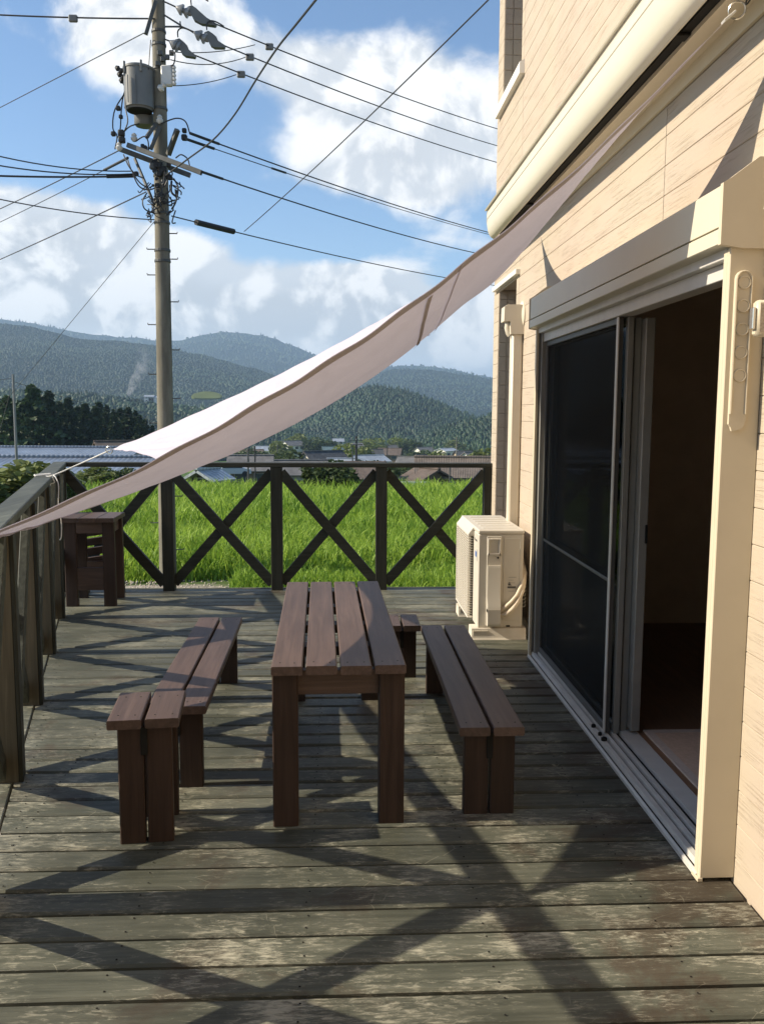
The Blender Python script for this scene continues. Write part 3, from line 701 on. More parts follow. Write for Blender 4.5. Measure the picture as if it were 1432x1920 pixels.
gf.extrude([(gx0-.002, 0), (X0-.001, 0), (X0-.001, .05)], (0, gy0, gz1), (0, gy1, gz1), (1, 0, 0), (0, 0, 1))
cadd(gf, 'grille_frame', M['acwhite'])
# maker's name and stickers on the front, printed label on the side
def text(s, size, loc, rot, mat, name, parent):
    cu = bpy.data.curves.new(name, 'FONT'); cu.body = s; cu.size = size; cu.extrude = .0003; cu.align_x = 'CENTER'; cu.resolution_u = 2
    tmp = bpy.data.objects.new('t', cu); COL.objects.link(tmp); bpy.context.view_layer.update()
    me = bpy.data.meshes.new_from_object(tmp.evaluated_get(bpy.context.evaluated_depsgraph_get())); bpy.data.objects.remove(tmp)
    me.materials.clear(); me.materials.append(mat); o = link(name, me); child(o, parent)
    o.location = loc; o.rotation_euler = rot; return o
text('Panasonic', .026, (X0-.0006, Y0+.105, Z1-.085), (R(90), 0, R(-90)), M['print'], 'maker_name', ac)
cadd(MB().box(X0-.0012, X0-.0002, Y0+.05, Y0+.125, Z1-.21, Z1-.135), 'sticker', M['porc_white'])
cadd(MB().box(X0-.0022, X0-.0013, Y0+.056, Y0+.119, Z1-.185, Z1-.15), 'sticker', M['print_b'])
lm = MB()
for k, (w, h) in enumerate(((.05, .004), (.03, .003), (.042, .003), (.022, .008), (.048, .003), (.036, .003))): lm.box(1.07, 1.07+w, Y0-.0012, Y0-.0003, .40-k*.018, .40-k*.018+h)
cadd(lm, 'label', M['print_g'])
l2 = MB(); l2.box(1.068, 1.083, Y0-.0013, Y0-.0003, .352, .362); l2.box(1.072, 1.080, Y0-.0013, Y0-.0003, .367, .371); l2.box(1.064, 1.118, Y0-.0013, Y0-.0003, .333, .342); cadd(l2, 'label', M['print'])
# side: service cover with handle recess and bulged valve cover
cadd(MB().cbox(.925, 1.022, Y0-.006, Y0+.001, .085, .668, .004), 'service_cover', M['acwhite'])
cv = MB()
for (a0, a1, b0, b1) in ((.931, .944, .545, .655), (1.003, 1.016, .545, .655), (.944, 1.003, .643, .655), (.929, 1.017, .545, .562)): cv.cbox(a0, a1, Y0-.016, Y0-.0065, b0, b1, .003)
cadd(cv, 'handle', M['acwhite'])
cadd(MB().extrude([(0, .0), (.010, .0), (.014, .02), (.014, .20), (.036, .255), (.040, .30), (0, .30)][::-1], (.932, Y0-.0065, .48), (1.015, Y0-.0065, .48), (0, -1, 0), (0, 0, -1)), 'valve_cover', M['acwhite'], True)
cadd(MB().extrude([(0, .0), (.040, .0), (.040, .095), (.03, .11), (0, .11)], (.932, Y0-.0065, .1995), (1.015, Y0-.0065, .1995), (0, -1, 0), (0, 0, -1)), 'valve_cover', M['acwhite'])
pn = MB()
for (a0, a1, b0, b1) in ((1.036, 1.040, .12, .655), (1.140, 1.144, .10, .655), (1.040, 1.140, .651, .655), (1.04, 1.14, .118, .121)): pn.cbox(a0, a1, Y0-.0025, Y0+.001, b0, b1, .0008)
cadd(pn, 'panel_edge', M['acwhite'])
cadd(MB().lathe([(.006, 0), (.006, .004)], (.998, Y0-.0075, .53), (0, -1, 0), 10), 'screw', M['gap'])
cadd(MB().cbox(1.06, 1.085, Y0-.003, Y0+.001, .078, .088, .001), 'vent', M['gap'])
cadd(MB().tube([(1.018, Y0-.016, .155), (1.05, Y0-.03, .165), (1.09, Y0-.04, .20), (1.125, Y0-.035, .25), (1.155, Y0-.02, .31), (1.172, Y0+.01, .36), (1.186, Y0+.05, .42), (1.19, Y0+.22, .52)], .014, 10), 'pipe', M['pipe'], True)
cadd(MB().tube([(1.018, Y0-.014, .185), (1.05, Y0-.028, .215), (1.085, Y0-.035, .25), (1.12, Y0-.03, .29), (1.15, Y0-.012, .345), (1.175, Y0+.02, .40), (1.188, Y0+.22, .55)], .012, 10), 'pipe', M['pipe'], True)
for k in range(6): cadd(MB().tube([(1.167, Y0+.03, .20+k*.024), (1.182, Y0+.025, .205+k*.024), (1.192, Y0+.04, .215+k*.024)], .003, 5), 'fin_guard', M['acwhite'])
for yy, nm in ((Y0+.02, 'near'), (Y1-.14, 'far')):
    f = MB(); f.extrude([(-.028, 0), (-.022, .012), (-.010, .071), (.112, .071), (.124, .012), (.13, 0)], (.835, yy-.03, .001), (1.185, yy-.03, .001), (0, 1, 0), (0, 0, 1))
    cadd(f, 'foot', M['acbase'])
    r_ = MB()
    for k in range(9):
        xx = .845+k*.011; r_.box(xx, xx+.003, yy-.062+.012, yy-.030, .006, .060)
    cadd(r_, 'foot_rib', M['acbase'])

# ================================================================== shade sail
SQ = np.array([[-1.083, 2.405, 1.059], [-1.372, 5.305, 1.221], [1.102, 5.446, 2.606], [1.084, 2.534, 2.555],
               [.084, .36, -.107], [.442, -.089, .049], [.181, -.446, -.053], [-.298, .044, -.324], [-.011, -.218, -.050]])
def sail_grid(nu, nv, wr=1.0):
    P1, P2, T2, T1, mn, ml, mf, mw, b = SQ
    u = np.linspace(0, 1, nu); v = np.linspace(0, 1, nv)
    q = lambda t: (4*t*(1-t))[:, None]
    near = P1+(T1-P1)*u[:, None]+q(u)*mn; fare = P2+(T2-P2)*u[:, None]+q(u)*mf
    left = P1+(P2-P1)*v[:, None]+q(v)*ml; wall = T1+(T2-T1)*v[:, None]+(q(v)*(1.2-.3*q(v)))*mw
    U, V = u[:, None, None], v[None, :, None]
    G = (1-V)*near[:, None]+V*fare[:, None]+(1-U)*left[None]+U*wall[None]-((1-U)*(1-V)*P1+U*(1-V)*T1+(1-U)*V*P2+U*V*T2)
    s = 4*u*(1-u); r = 4*v*(1-v)
    G = G+(s[:, None]*r[None])[..., None]*b
    bb = np.exp(-((u-.87)/.10)**2)*np.clip((1-u)/.10, 0, 1)
    G = G+(bb[:, None]*r[None])[..., None]*np.array((0, 0, -.055))
    # soft pull folds from the corners and along the length
    nrm = np.array([-.55, .05, .83]); uu, vv = np.meshgrid(u, v, indexing='ij')
    w = .0042*np.sin(52*vv+6*np.sin(2.6*uu+1)+4*uu)*np.exp(-((uu-.30)/.30)**2)*(.3+vv)
    w += .0015*np.sin(22*uu+9*vv)*np.exp(-((vv-.1)/.25)**2)
    w += .003*np.sin(60*uu-6*vv)*np.exp(-(vv/.035)**2)+.0014*np.sin(83*uu+1)*np.exp(-((1-vv)/.05)**2)
    w += .004*np.sin(np.arctan2(vv-.02, uu+.04)*26)*np.exp(-((uu/.22)**2+(vv/.35)**2))
    w += .004*np.sin(np.arctan2(1.02-vv, uu+.04)*26)*np.exp(-((uu/.22)**2+((1-vv)/.35)**2))
    w += .005*np.sin(np.arctan2(vv-.02, 1.04-uu)*22)*np.exp(-(((1-uu)/.2)**2+(vv/.3)**2))
    w *= np.clip((1-uu)/.25, 0, 1)**.7
    return G+w[..., None]*nrm*wr, U, V
NU, NV = 121, 81
G, _, _ = sail_grid(NU, NV)
def grid_faces(nu, nv):
    i, j = np.meshgrid(np.arange(nu-1), np.arange(nv-1), indexing='ij'); a = (i*nv+j).ravel()
    return np.stack([a, a+nv, a+nv+1, a+1], 1)
sail = link('shade_sail', np_mesh('shade_sail', G.reshape(-1, 3), grid_faces(NU, NV), M['sail'], True))
tag(sail, 'pale pinkish white shade sail slung from the house wall down to the left railing', 'shade sail')
# hems: strips lying on the underside of each edge
down = np.array([.0028*.55, 0, -.0028*.83])
def strip(name, A, B, mat, dn=down, n=4):
    A, B = np.asarray(A), np.asarray(B); k = len(A); t = np.linspace(0, 1, n)
    V_ = (A[:, None]*(1-t)[None, :, None]+B[:, None]*t[None, :, None])+dn
    o = link(name, np_mesh(name, V_.reshape(-1, 3), grid_faces(k, n), mat, True), sail); return o
def vcurve(v0):                                   # curve at constant v through the built cloth
    j = v0*(NV-1); a = int(j); fr_ = j-a; a2 = min(a+1, NV-1); return G[:, a]*(1-fr_)+G[:, a2]*fr_
def ucurve(u0):
    i = u0*(NU-1); a = int(i); fr_ = i-a; a2 = min(a+1, NU-1); return G[a]*(1-fr_)+G[a2]*fr_
strip('hem', vcurve(0), vcurve(.021), M['hem'])
strip('hem', vcurve(1), vcurve(.978), M['sail'])
strip('hem', ucurve(0), ucurve(.018), M['sail'])
strip('hem', ucurve(1), ucurve(.982), M['sail'])
strip('strap', ucurve(.592)[2:36], ucurve(.600)[2:36], M['hem'], down*1.8, 2)
strip('seam', ucurve(.640), ucurve(.6435), M['sail'], down*1.6, 2)
def ring(c, r, nrm, th, name, mat, parent):
    nrm = Vector(nrm).normalized(); a = nrm.cross(Vector((0, 0, 1)) if abs(nrm.z) < .9 else Vector((1, 0, 0))).normalized(); b = nrm.cross(a)
    pts = [Vector(c)+(a*math.cos(k*math.pi/9)+b*math.sin(k*math.pi/9))*r for k in range(19)]
    return MB().tube(pts, th, 6).build(name, mat, parent, True)
for c, d in ((SQ[0], (-.04, -.02, -.01)), (SQ[1], (-.035, .0, -.01)), (SQ[3], (.035, -.01, .03)), (SQ[2], (.03, .02, .03))):
    ring(Vector(c)+Vector(d)*.6, .022, (.3, .9, .2), .003, 'corner_ring', M['steel_bright'], sail)
MB().plank(Vector(SQ[3])+Vector((-.015, .0, -.012)), Vector(SQ[3])+Vector((.014, -.004, .012)), .030, .006, (-.5, 0, .8), .001).build('corner_patch', M['cream_white'], sail)
# hook chains from the cassette to the wall-side corners
def hook(y, end, label):
    h = empty('hook', (end[0], end[1], end[2])); tag(h, label, 'hook', 'hooks holding the sail under the awning')
    p0 = Vector((1.150, y, 2.652)); p1 = Vector(end)
    n = 4
    for k in range(n):
        c = p0.lerp(p1, (k+.5)/n); ax = (p1-p0).normalized(); sd = ax.cross(Vector((1, 0, 0)) if k % 2 else Vector((0, 1, 0))).normalized()
        L = (p1-p0).length/n*.62
        pts = [c+ax*math.cos(a)*L+sd*math.sin(a)*.009 for a in [j*math.pi/7 for j in range(15)]]
        child(MB().tube(pts, .0026, 5).build('link', M['gap'], None, True), h)
hook(2.46, Vector(SQ[3])+Vector((.040, -.02, .030)), 'small dark chain hook at the upper right corner of the shade sail')
hook(5.50, Vector(SQ[2])+Vector((.030, .02, .030)), 'small dark chain hook at the far wall corner of the shade sail')
# white cords to the railing
def cord(pts, name, label, r=.0042, tail=None):
    mb = MB(); mb.tube(pts, r, 7)
    if tail: mb.tube(tail, r*.9, 6)
    o = mb.build(name, M['rope'], None, True); tag(o, label, 'rope'); return o
def smooth(pts, n=6):
    pts = [Vector(p) for p in pts]; out = []
    for i in range(len(pts)-1):
        p0, p1, p2, p3 = pts[max(i-1, 0)], pts[i], pts[i+1], pts[min(i+2, len(pts)-1)]
        for k in range(n):
            t = k/n; out.append(.5*((2*p1)+(p2-p0)*t+(2*p0-5*p1+4*p2-p3)*t*t+(3*p1-p0-3*p2+p3)*t**3))
    return out+[pts[-1]]
c0 = rp(5.46, 0, CAPZ)
kn = c0+nd_*.052+Vector((0, 0, .006))
loop = smooth([Vector(SQ[1])+Vector((-.015, 0, -.006)), kn+Vector((.20, -.02, .085)), kn, c0+nd_*.0+Vector((0, .03, .009)), c0-nd_*.058+Vector((0, .06, .008)), c0-nd_*.066+Vector((0, .06, -.02)), c0-nd_*.058+Vector((0, .03, -.041)), c0+nd_*.058+Vector((0, -.0, -.041)), c0+nd_*.060+Vector((0, -.01, -.01)), kn+Vector((0, -.01, .008)), c0-nd_*.03+Vector((0, -.02, .010)), c0-nd_*.05+Vector((0, .03, .012)), kn+Vector((-.01, .01, .012))])
tail = smooth([kn, kn+Vector((.03, -.03, -.004)), kn+Vector((.055, -.05, -.06)), kn+Vector((.050, -.05, -.17)), kn+Vector((.064, -.055, -.28)), kn+Vector((.062, -.055, -.37)), kn+Vector((.050, -.05, -.395))])
cord(loop, 'rope', 'white cord tying the far left corner of the sail to the railing, loose end hanging', .0042, tail)
c1 = rp(2.36, 0, CAPZ)
cord(smooth([Vector(SQ[0])+Vector((-.02, 0, 0)), c1+nd_*.03+Vector((0, 0, .008)), c1-nd_*.056+Vector((0, 0, .006)), c1-nd_*.060+Vector((0, 0, -.03)), c1+nd_*.0+Vector((0, 0, -.042)), c1+nd_*.058+Vector((0, .0, -.03)), c1+nd_*.057+Vector((0, .02, .004)), c1+nd_*.0+Vector((0, .02, .009))]), 'rope', 'white cord tying the near left sail corner to the railing')

# ================================================================== terrain
GZ = -1.40
prof = [(-400, -1.4), (14, -1.4), (28, -1.75), (40, -2.3), (46, -2.9), (60, -6.2), (80, -9.0), (110, -10.8), (180, -13.5), (250, -16), (400, -22), (600, -29), (900, -36), (1400, -38), (9000, -38)]
PY, PZ = np.array([p[0] for p in prof], float), np.array([p[1] for p in prof], float)
def ground_z(x, y):
    return np.interp(y, PY, PZ)
def gz(x, y): return float(ground_z(x, y))
def fbm(x, y, sc, seed=0, octv=4):
    out = np.zeros_like(np.asarray(x, float)); a = 1.0; r_ = np.random.default_rng(seed)
    for o in range(octv):
        for _ in range(3):
            th, ph, f = r_.uniform(0, 2*np.pi), r_.uniform(0, 2*np.pi), r_.uniform(.7, 1.4)
            out = out+a*np.sin((x*np.cos(th)+y*np.sin(th))*f*2*np.pi/sc+ph)/3
        a *= .55; sc *= .5
    return out
def ground_mat():
    m, t, out = new_mat('ground_meadow'); tc = t.n('ShaderNodeTexCoord').outputs['Object']
    sp = t.n('ShaderNodeSeparateXYZ', None, Vector=tc).outputs
    a = t.noise(tc, .06, 5, .6); b = t.noise(tc, 2.5, 5, .7)
    g = t.mix(t.ramp(a, .35, .65), (.055, .095, .022), (.10, .15, .04))
    g = t.mix(t.m('MULTIPLY', b, .5), g, (.07, .075, .035))
    p = t.n('ShaderNodeTexVoronoi', None, Vector=t.scale(tc, (.012, .02, 1)), Scale=1.0, Randomness=.9).outputs['Color']
    pf = t.n('ShaderNodeSeparateColor', None, Color=p).outputs[0]
    far_ = t.mix(t.ramp(pf, .3, .8), (.07, .12, .03), (.16, .22, .06))
    g = t.mix(t.ramp(sp[1], 90, 160), g, far_)
    # gravel yard round the house
    gr = t.n('ShaderNodeTexVoronoi', None, Vector=tc, Scale=28.0).outputs['Color']; gs = t.n('ShaderNodeSeparateColor', None, Color=gr).outputs[1]
    gcol = t.mix(gs, (.20, .17, .13), (.42, .37, .30))
    edge = t.m('ADD', t.m('ADD', sp[1], t.ramp(sp[0], -1.6, -.6, 0.0, 1.5)), t.m('MULTIPLY', t.noise(tc, .8, 4), 1.0))
    col = t.mix(t.ramp(edge, 14.9, 14.6), g, gcol)
    nm = bump(t, t.m('ADD', gs, b), .5, .02)
    bsdf(t, out, col, .95, nm, .1); return m
M['ground'] = ground_mat()
ys = np.concatenate([np.linspace(-300, 0, 12), np.linspace(3, 60, 58), np.geomspace(63, 9000, 70)])
tx = np.sinh(np.linspace(-6.2, 6.2, 90))*18.5
Xg, Yg = np.meshgrid(tx, ys, indexing='ij')
Zg = ground_z(Xg, Yg)+np.where(Yg > 60, fbm(Xg, Yg, 120, 3)*np.clip((Yg-60)/200, 0, 1)*1.5, 0)+np.where((Yg > 14) & (Yg < 46), fbm(Xg, Yg, 14, 4)*.06, 0)
gnd = link('ground', np_mesh('ground', np.stack([Xg, Yg, Zg], -1).reshape(-1, 3), grid_faces(len(tx), len(ys)), M['ground'], True)); tag(gnd, kind='structure')

# gravel stones in the strip that shows past the deck edge
gm_ = MB()
for k in range(1500):
    x, yy = random.uniform(-6.5, 4.5), random.uniform(13.2, 14.75); s = random.uniform(.012, .032)*(0 if (x > -1.0 and yy > 13.1) else 1)+1e-4; z0 = gz(x, yy)
    vs_ = [(x+s*random.uniform(.6, 1.2)*math.cos(a), yy+s*random.uniform(.6, 1.2)*math.sin(a), z0-.005) for a in (0, 1.6, 3.1, 4.7)]+[(x, yy, z0+s*.8)]
    gm_.add(vs_, [(0, 1, 4), (1, 2, 4), (2, 3, 4), (3, 0, 4)])
M['stone'] = plain('gravel_stone', (.38, .33, .26), .9, .15, var=.4, scale=3)
gv = gm_.build('gravel', M['stone']); tag(gv, 'loose beige gravel between the deck and the grass field', 'gravel', kind='stuff')

# ================================================================== tall grass field
M['grass'] = leaf_mat('field_grass', (.095, .21, .014), (.40, .54, .08), .45, .22, .5)
def blades(n, y0, y1, hmin, hmax, wmin, wmax, seed, xl=-.62, xr=.34, edge=0.0):
    r_ = np.random.default_rng(seed)
    u = r_.random(n); y = np.exp(np.log(y0)+u*(np.log(y1)-np.log(y0))); x = y*(xl+(xr-xl)*r_.random(n))-1.5
    cl = fbm(x, y, 3.2, seed+1, 3)
    y = y; h = r_.uniform(hmin, hmax, n)*(1+.28*cl)*np.clip((y-y0+.25)/.9, .35, 1); w = r_.uniform(wmin, wmax, n)
    az_ = r_.uniform(0, 2*np.pi, n); ln = r_.uniform(.15, .75, n)*h; z = ground_z(x, y)
    fa = r_.uniform(0, 2*np.pi, n); sx, sy = np.cos(fa)*w/2, np.sin(fa)*w/2
    V_ = np.zeros((n, 8, 3)); 
    for k, (t, ww, dr_) in enumerate(((0, .8, 0), (.42, 1, .16), (.78, .75, .52), (1.0, .12, 1.0))):
        hz = h*(t-.22*t**3.2*(ln/h)*1.6); cx = x+np.cos(az_)*ln*dr_; cy = y+np.sin(az_)*ln*dr_
        V_[:, 2*k] = np.stack([cx-sx*ww, cy-sy*ww, z+hz-.02], -1); V_[:, 2*k+1] = np.stack([cx+sx*ww, cy+sy*ww, z+hz-.02], -1)
    b = np.arange(n)[:, None]*8
    F = np.concatenate([b+np.array([[2*k, 2*k+1, 2*k+3, 2*k+2]]) for k in range(3)])
    return V_.reshape(-1, 3), F
parts_ = [blades(34000, 14.75, 22, .35, .72, .016, .036, 21), blades(40000, 20, 44, .42, .85, .026, .055, 22), blades(6000, 14.6, 16.2, .10, .30, .010, .02, 23), blades(7000, 13.1, 15.2, .12, .40, .012, .026, 24, -.02, .30)]
Vb, Fb, off = [], [], 0
for v_, f_ in parts_: Vb.append(v_); Fb.append(f_+off); off += len(v_)
gf_ = link('grass', np_mesh('grass', np.concatenate(Vb), np.concatenate(Fb), M['grass'])); tag(gf_, 'tall bright green grass filling the field beyond the deck', 'grass', kind='stuff')

# ================================================================== foliage builders
M['bark'] = plain('tree_bark', (.10, .075, .052), .9, .1, var=.3, scale=9, bmp=.5)
M['cedar'] = leaf_mat('cedar_needles', (.013, .031, .015), (.044, .072, .028), .15, .5)
M['cedar2'] = leaf_mat('light_cedar_needles', (.030, .058, .020), (.060, .098, .032), .2, .5)
M['leaf'] = leaf_mat('broad_leaves', (.075, .105, .026), (.20, .23, .07), .3, .6)
M['leaf_l'] = leaf_mat('yellow_green_leaves', (.085, .12, .02), (.20, .235, .05), .35, .6)
M['leaf_d'] = leaf_mat('dark_leaves', (.028, .048, .014), (.085, .115, .036), .25, .7)
def leaf_cloud(pos, nrm_up, size, r_):
    """one quad for each position, randomly turned"""
    n = len(pos); a = r_.normal(size=(n, 3)); a /= np.linalg.norm(a, axis=1)[:, None]
    b = np.cross(a, r_.normal(size=(n, 3))); b /= np.linalg.norm(b, axis=1)[:, None]+1e-9
    s = size*(r_.uniform(.55, 1.3, n))[:, None]
    V_ = np.stack([pos-a*s, pos+b*s*.62, pos+a*s, pos-b*s*.62], 1).reshape(-1, 3)
    return V_, np.arange(4*n).reshape(-1, 4)
def broad_crown(name, mat, seed, n=2600, rx=1.0, rz=.9, size=.09, lumps=16):
    """crown of unit size sitting on z = 0 .. 2*rz"""
    r_ = np.random.default_rng(seed); cs = []
    for k in range(lumps):
        th, u = r_.uniform(0, 2*np.pi), r_.uniform(-.75, 1); rr = math.sqrt(max(0, 1-u*u))*r_.uniform(.45, .8)
        cs.append((rr*math.cos(th)*rx, rr*math.sin(th)*rx, rz+u*rz*.68, r_.uniform(.26, .46)))
    P_ = []
    for k in range(n):
        c = cs[r_.integers(lumps)]; d = r_.normal(size=3); d /= np.linalg.norm(d); q = c[3]*r_.uniform(.55, 1.08)**.6
        P_.append((c[0]+d[0]*q, c[1]+d[1]*q, c[2]+d[2]*q*.85))
    V_, F = leaf_cloud(np.array(P_), None, size, r_); return np_mesh(name, V_, F, mat)
def cedar_crown(name, mat, seed, n=1500, width=.19, base=.14, ragged=.25):
    """conifer crown of unit height"""
    r_ = np.random.default_rng(seed); P_ = []
    tiers = 15
    for k in range(n):
        t = r_.random()**.8; lev = np.floor(t*tiers)/tiers; frac = t*tiers-np.floor(t*tiers)
        wd = width*(1-lev)**.8*(1+ragged*math.sin(lev*47+seed)+.15)
        th = r_.uniform(0, 2*np.pi); lob = 1+.30*math.sin(th*3+lev*29+seed)+.2*math.sin(th*5+lev*61)
        rr = wd*lob*r_.random()**.45
        z = base+(1-base)*(lev+.055*(1-rr/max(wd, 1e-3)))+r_.normal()*.006
        P_.append((rr*math.cos(th), rr*math.sin(th), min(z, 1.0)))
    V_, F = leaf_cloud(np.array(P_), None, .030, r_); return np_mesh(name, V_, F, mat)
def trunk_mesh(name, h, r0, r1, branches=0, seed=1):
    r_ = random.Random(seed); mb = MB(); mb.tube([(0, 0, -.3), (.01*h, 0, h*.4), (-.01*h, .01*h, h*.75), (0, 0, h)], [r0*1.25, r0, (r0+r1)/2, r1], 7)
    for k in range(branches):
        z = h*r_.uniform(.45, .85); a = r_.uniform(0, 6.28); L = h*r_.uniform(.25, .45)
        mb.tube([(0, 0, z), (math.cos(a)*L*.5, math.sin(a)*L*.5, z+L*.35), (math.cos(a)*L, math.sin(a)*L, z+L*.6)], [r0*.45, r0*.3, r0*.12], 5)
    return mb.mesh(name, M['bark'])
CED = [cedar_crown('cedar_crown', M['cedar'], 31), cedar_crown('cedar_crown', M['cedar'], 32, 1500, .16, .2, .35), cedar_crown('cedar_crown', M['cedar2'], 33, 1600, .24, .1, .3), cedar_crown('cedar_crown', M['cedar'], 34, 900, .21, .3, .5)]
CTR = trunk_mesh('cedar_trunk', .96, .014, .002)
BRO = [broad_crown('broad_crown', M['leaf'], 41), broad_crown('broad_crown', M['leaf_d'], 42, 3000, 1.1, .8), broad_crown('broad_crown', M['leaf_l'], 43, 2200)]
BTR = trunk_mesh('broad_trunk', 1.25, .07, .03, 5, 3)
def tree(name, label, cat, x, y, h, crown, trunk, w=1.0, group=None, zoff=0.0, tz=None):
    t = empty(name, (x, y, gz(x, y)+zoff), random.uniform(0, 6.28)); tag(t, label, cat, group)
    c = link('crown', crown, t); k = link('trunk', trunk, t)
    if tz is None: c.scale = (h*w, h*w, h); k.scale = (h, h, h)
    else:                                                   # broadleaf: crown of unit radius lifted to tz*h
        s = h/(1.8+tz); c.scale = (s*w, s*w, s); c.location = (0, 0, tz*s); k.scale = (s, s, s*(tz+.9)/1.25)
    return t

# cedar stand on the left behind the barns
stand = [(-70, 128, 733), (-38, 120, 724), (-8, 134, 738), (14, 118, 742), (36, 130, 752), (60, 124, 721), (74, 138, 738), (92, 128, 733), (112, 140, 752), (128, 131, 746), (146, 146, 762), (160, 136, 757), (178, 132, 763), (186, 150, 754), (200, 140, 760), (214, 134, 768), (226, 152, 766), (240, 142, 764), (254, 150, 770), (262, 138, 778), (272, 156, 786), (286, 150, 798), (298, 160, 806), (45, 150, 748), (105, 155, 760), (170, 160, 772), (232, 164, 778), (-100, 140, 730), (-130, 126, 726)]
stand_lab = {5: 'tall light green cedar, the highest treetop of the stand on the left', 8: 'layered dark cedar with spreading flat branches, third high top of the stand'}
for i, (px, d, top) in enumerate(stand):
    p = at(px, top, d); h = max(6, p.z-gz(p.x, d))
    kind = 2 if i in (5, 3, 24) else (3 if i in (8, 10) else i % 2)
    lab = stand_lab.get(i, 'dark cedar in the dense stand behind the metal roofs on the left')
    tree('cedar_tree', lab, 'tree', p.x, d, h, CED[kind], CTR, random.uniform(.85, 1.2), 'cedars of the stand on the left')
# broadleaf trees and shrubs that read one by one
singles = [  # px, top py, depth, crown, width, trunk, label
    (620, 858, 39, 1, 1.75, .05, 'dark wide shrub behind the middle of the far railing'),
    (38, 866, 23, 0, 2.0, .05, 'leafy green bush at the left edge around the thin steel post'),
    (-60, 862, 25, 0, 1.7, .05, 'leafy green bush out past the left edge'),
    (188, 874, 40, 0, 1.9, .0, 'grey green shrub under the rope, behind the left railing corner'),
    (232, 872, 42, 1, 1.5, .0, 'darker shrub beside the grey green one in front of the blue roof'),
    (545, 838, 150, 1, 1.7, .15, 'dark broad tree to the left of the white gabled house'),
    (500, 846, 140, 1, 1.6, .15, 'dark low tree at the left end of the village, under the sail'),
    (652, 832, 190, 2, 1.2, .2, 'bright yellow green tree beside the tall dark pole'),
    (634, 846, 170, 1, 1.2, .2, 'dark tree just left of the yellow green tree'),
    (726, 858, 120, 1, 1.8, .05, 'low dark tree above the second far railing post'),
    (768, 820, 420, 1, 1.2, .15, 'dark round tree below the near hill in the village centre'),
    (700, 822, 440, 2, 1.9, .1, 'wide yellow green bamboo clump at the foot of the hill'),
    (735, 820, 460, 2, 1.7, .1, 'second yellow green clump beside the bamboo at the hill foot'),
    (560, 814, 420, 0, 1.3, .15, 'green tree in front of the far white houses on the left of the village'),
    (600, 816, 400, 1, 1.4, .15, 'dark tree near the grey blue roofed house in the village'),
    (790, 840, 300, 1, 1.5, .1, 'dark tree between the village roofs right of centre'),
    (826, 846, 210, 0, 1.5, .1, 'green tree above the big tiled farmhouse'),
    (812, 902, 50, 0, 1.2, .0, 'small bush against the left gable of the tiled farmhouse'),
    (914, 842, 150, 0, 1.3, .1, 'green tree beside the corner of the house wall'),
    (880, 838, 330, 1, 1.3, .1, 'dark tree among the white houses on the right of the village'),
    (470, 838, 260, 1, 1.6, .1, 'dark tree low under the sail on the left of the village'),
    (520, 828, 330, 0, 1.5, .1, 'green tree behind the dark trees under the sail'),
    (680, 838, 240, 0, 1.3, .1, 'green tree just right of the tall dark pole'),
    (850, 826, 480, 0, 1.6, .1, 'green tree under the wooded slope on the right'),
]
for px, top, d, cr_, w, tz, lab in singles:
    p = at(px, top, d); h = max(.8, p.z-gz(p.x, d)); t = tree('broadleaf_tree' if tz > .08 else 'shrub', lab, 'tree' if tz > .08 else 'shrub', p.x, d, h, BRO[cr_], BTR, w, None, 0, tz)

# ================================================================== hills with forest
def hill_mat(name, c0, c1, sc):
    m, t, out = new_mat(name); tc = t.n('ShaderNodeTexCoord').outputs['Object']
    a = t.noise(tc, sc, 6, .65); b = t.n('ShaderNodeTexVoronoi', None, Vector=tc, Scale=sc*26).outputs[0]
    col = t.mix(t.ramp(t.m('ADD', t.m('MULTIPLY', a, .7), t.m('MULTIPLY', b, .3)), .30, .62), c0, c1)
    bsdf(t, out, col, .95, bump(t, b, .9, 6.0), .05); return m
M['hill'] = hill_mat('wooded_hill', (.007, .016, .010), (.019, .034, .016), .006)
M['forest'] = leaf_mat('forest_canopy', (.006, .020, .010), (.030, .062, .022), .0, .0055, .10)
def hill(name, ctrl, d_base, d_ridge, z_base, seed, n=220, m_=26, rough=.07, left=-700, right=2300):
    """ctrl: ridge line as (photo px, py); built as a slope rising from d_base to d_ridge"""
    pxs = np.linspace(left, right, n); cy = np.interp(pxs, [c[0] for c in ctrl], [c[1] for c in ctrl])
    for _ in range(3): cy[1:-1] = (cy[:-2]+2*cy[1:-1]+cy[2:])/4
    V_ = np.zeros((n, m_+8, 3)); tt = np.concatenate([np.linspace(0, 1, m_), 1+np.linspace(.05, .6, 8)])
    for i in range(n):
        p = at(pxs[i], cy[i], d_ridge); ax, zr = p.x/d_ridge, p.z
        for j, t in enumerate(tt):
            y = d_base+(d_ridge-d_base)*t; s = t if t <= 1 else 1-(t-1)*1.2
            z = z_base+(zr-z_base)*(s**1.15 if t <= 1 else s); V_[i, j] = (ax*y, y, z)
    X, Y_, Z = V_[..., 0], V_[..., 1], V_[..., 2]; ht = np.maximum(Z-z_base, 0)
    am = np.interp(tt, [0, .3, .8, 1, 1.6], [.2, 1, .8, .12, .5])[None, :]
    V_[..., 2] += rough*ht*am*fbm(X, Y_, (d_ridge-d_base)*.9, seed, 5)+fbm(X, Y_, 90, seed+3, 3)*d_ridge*.0012*np.clip(ht/40, 0, 1)
    o = link(name, np_mesh(name, V_.reshape(-1, 3), grid_faces(n, m_+8), M['hill'], True)); tag(o, kind='structure'); return o, V_, m_
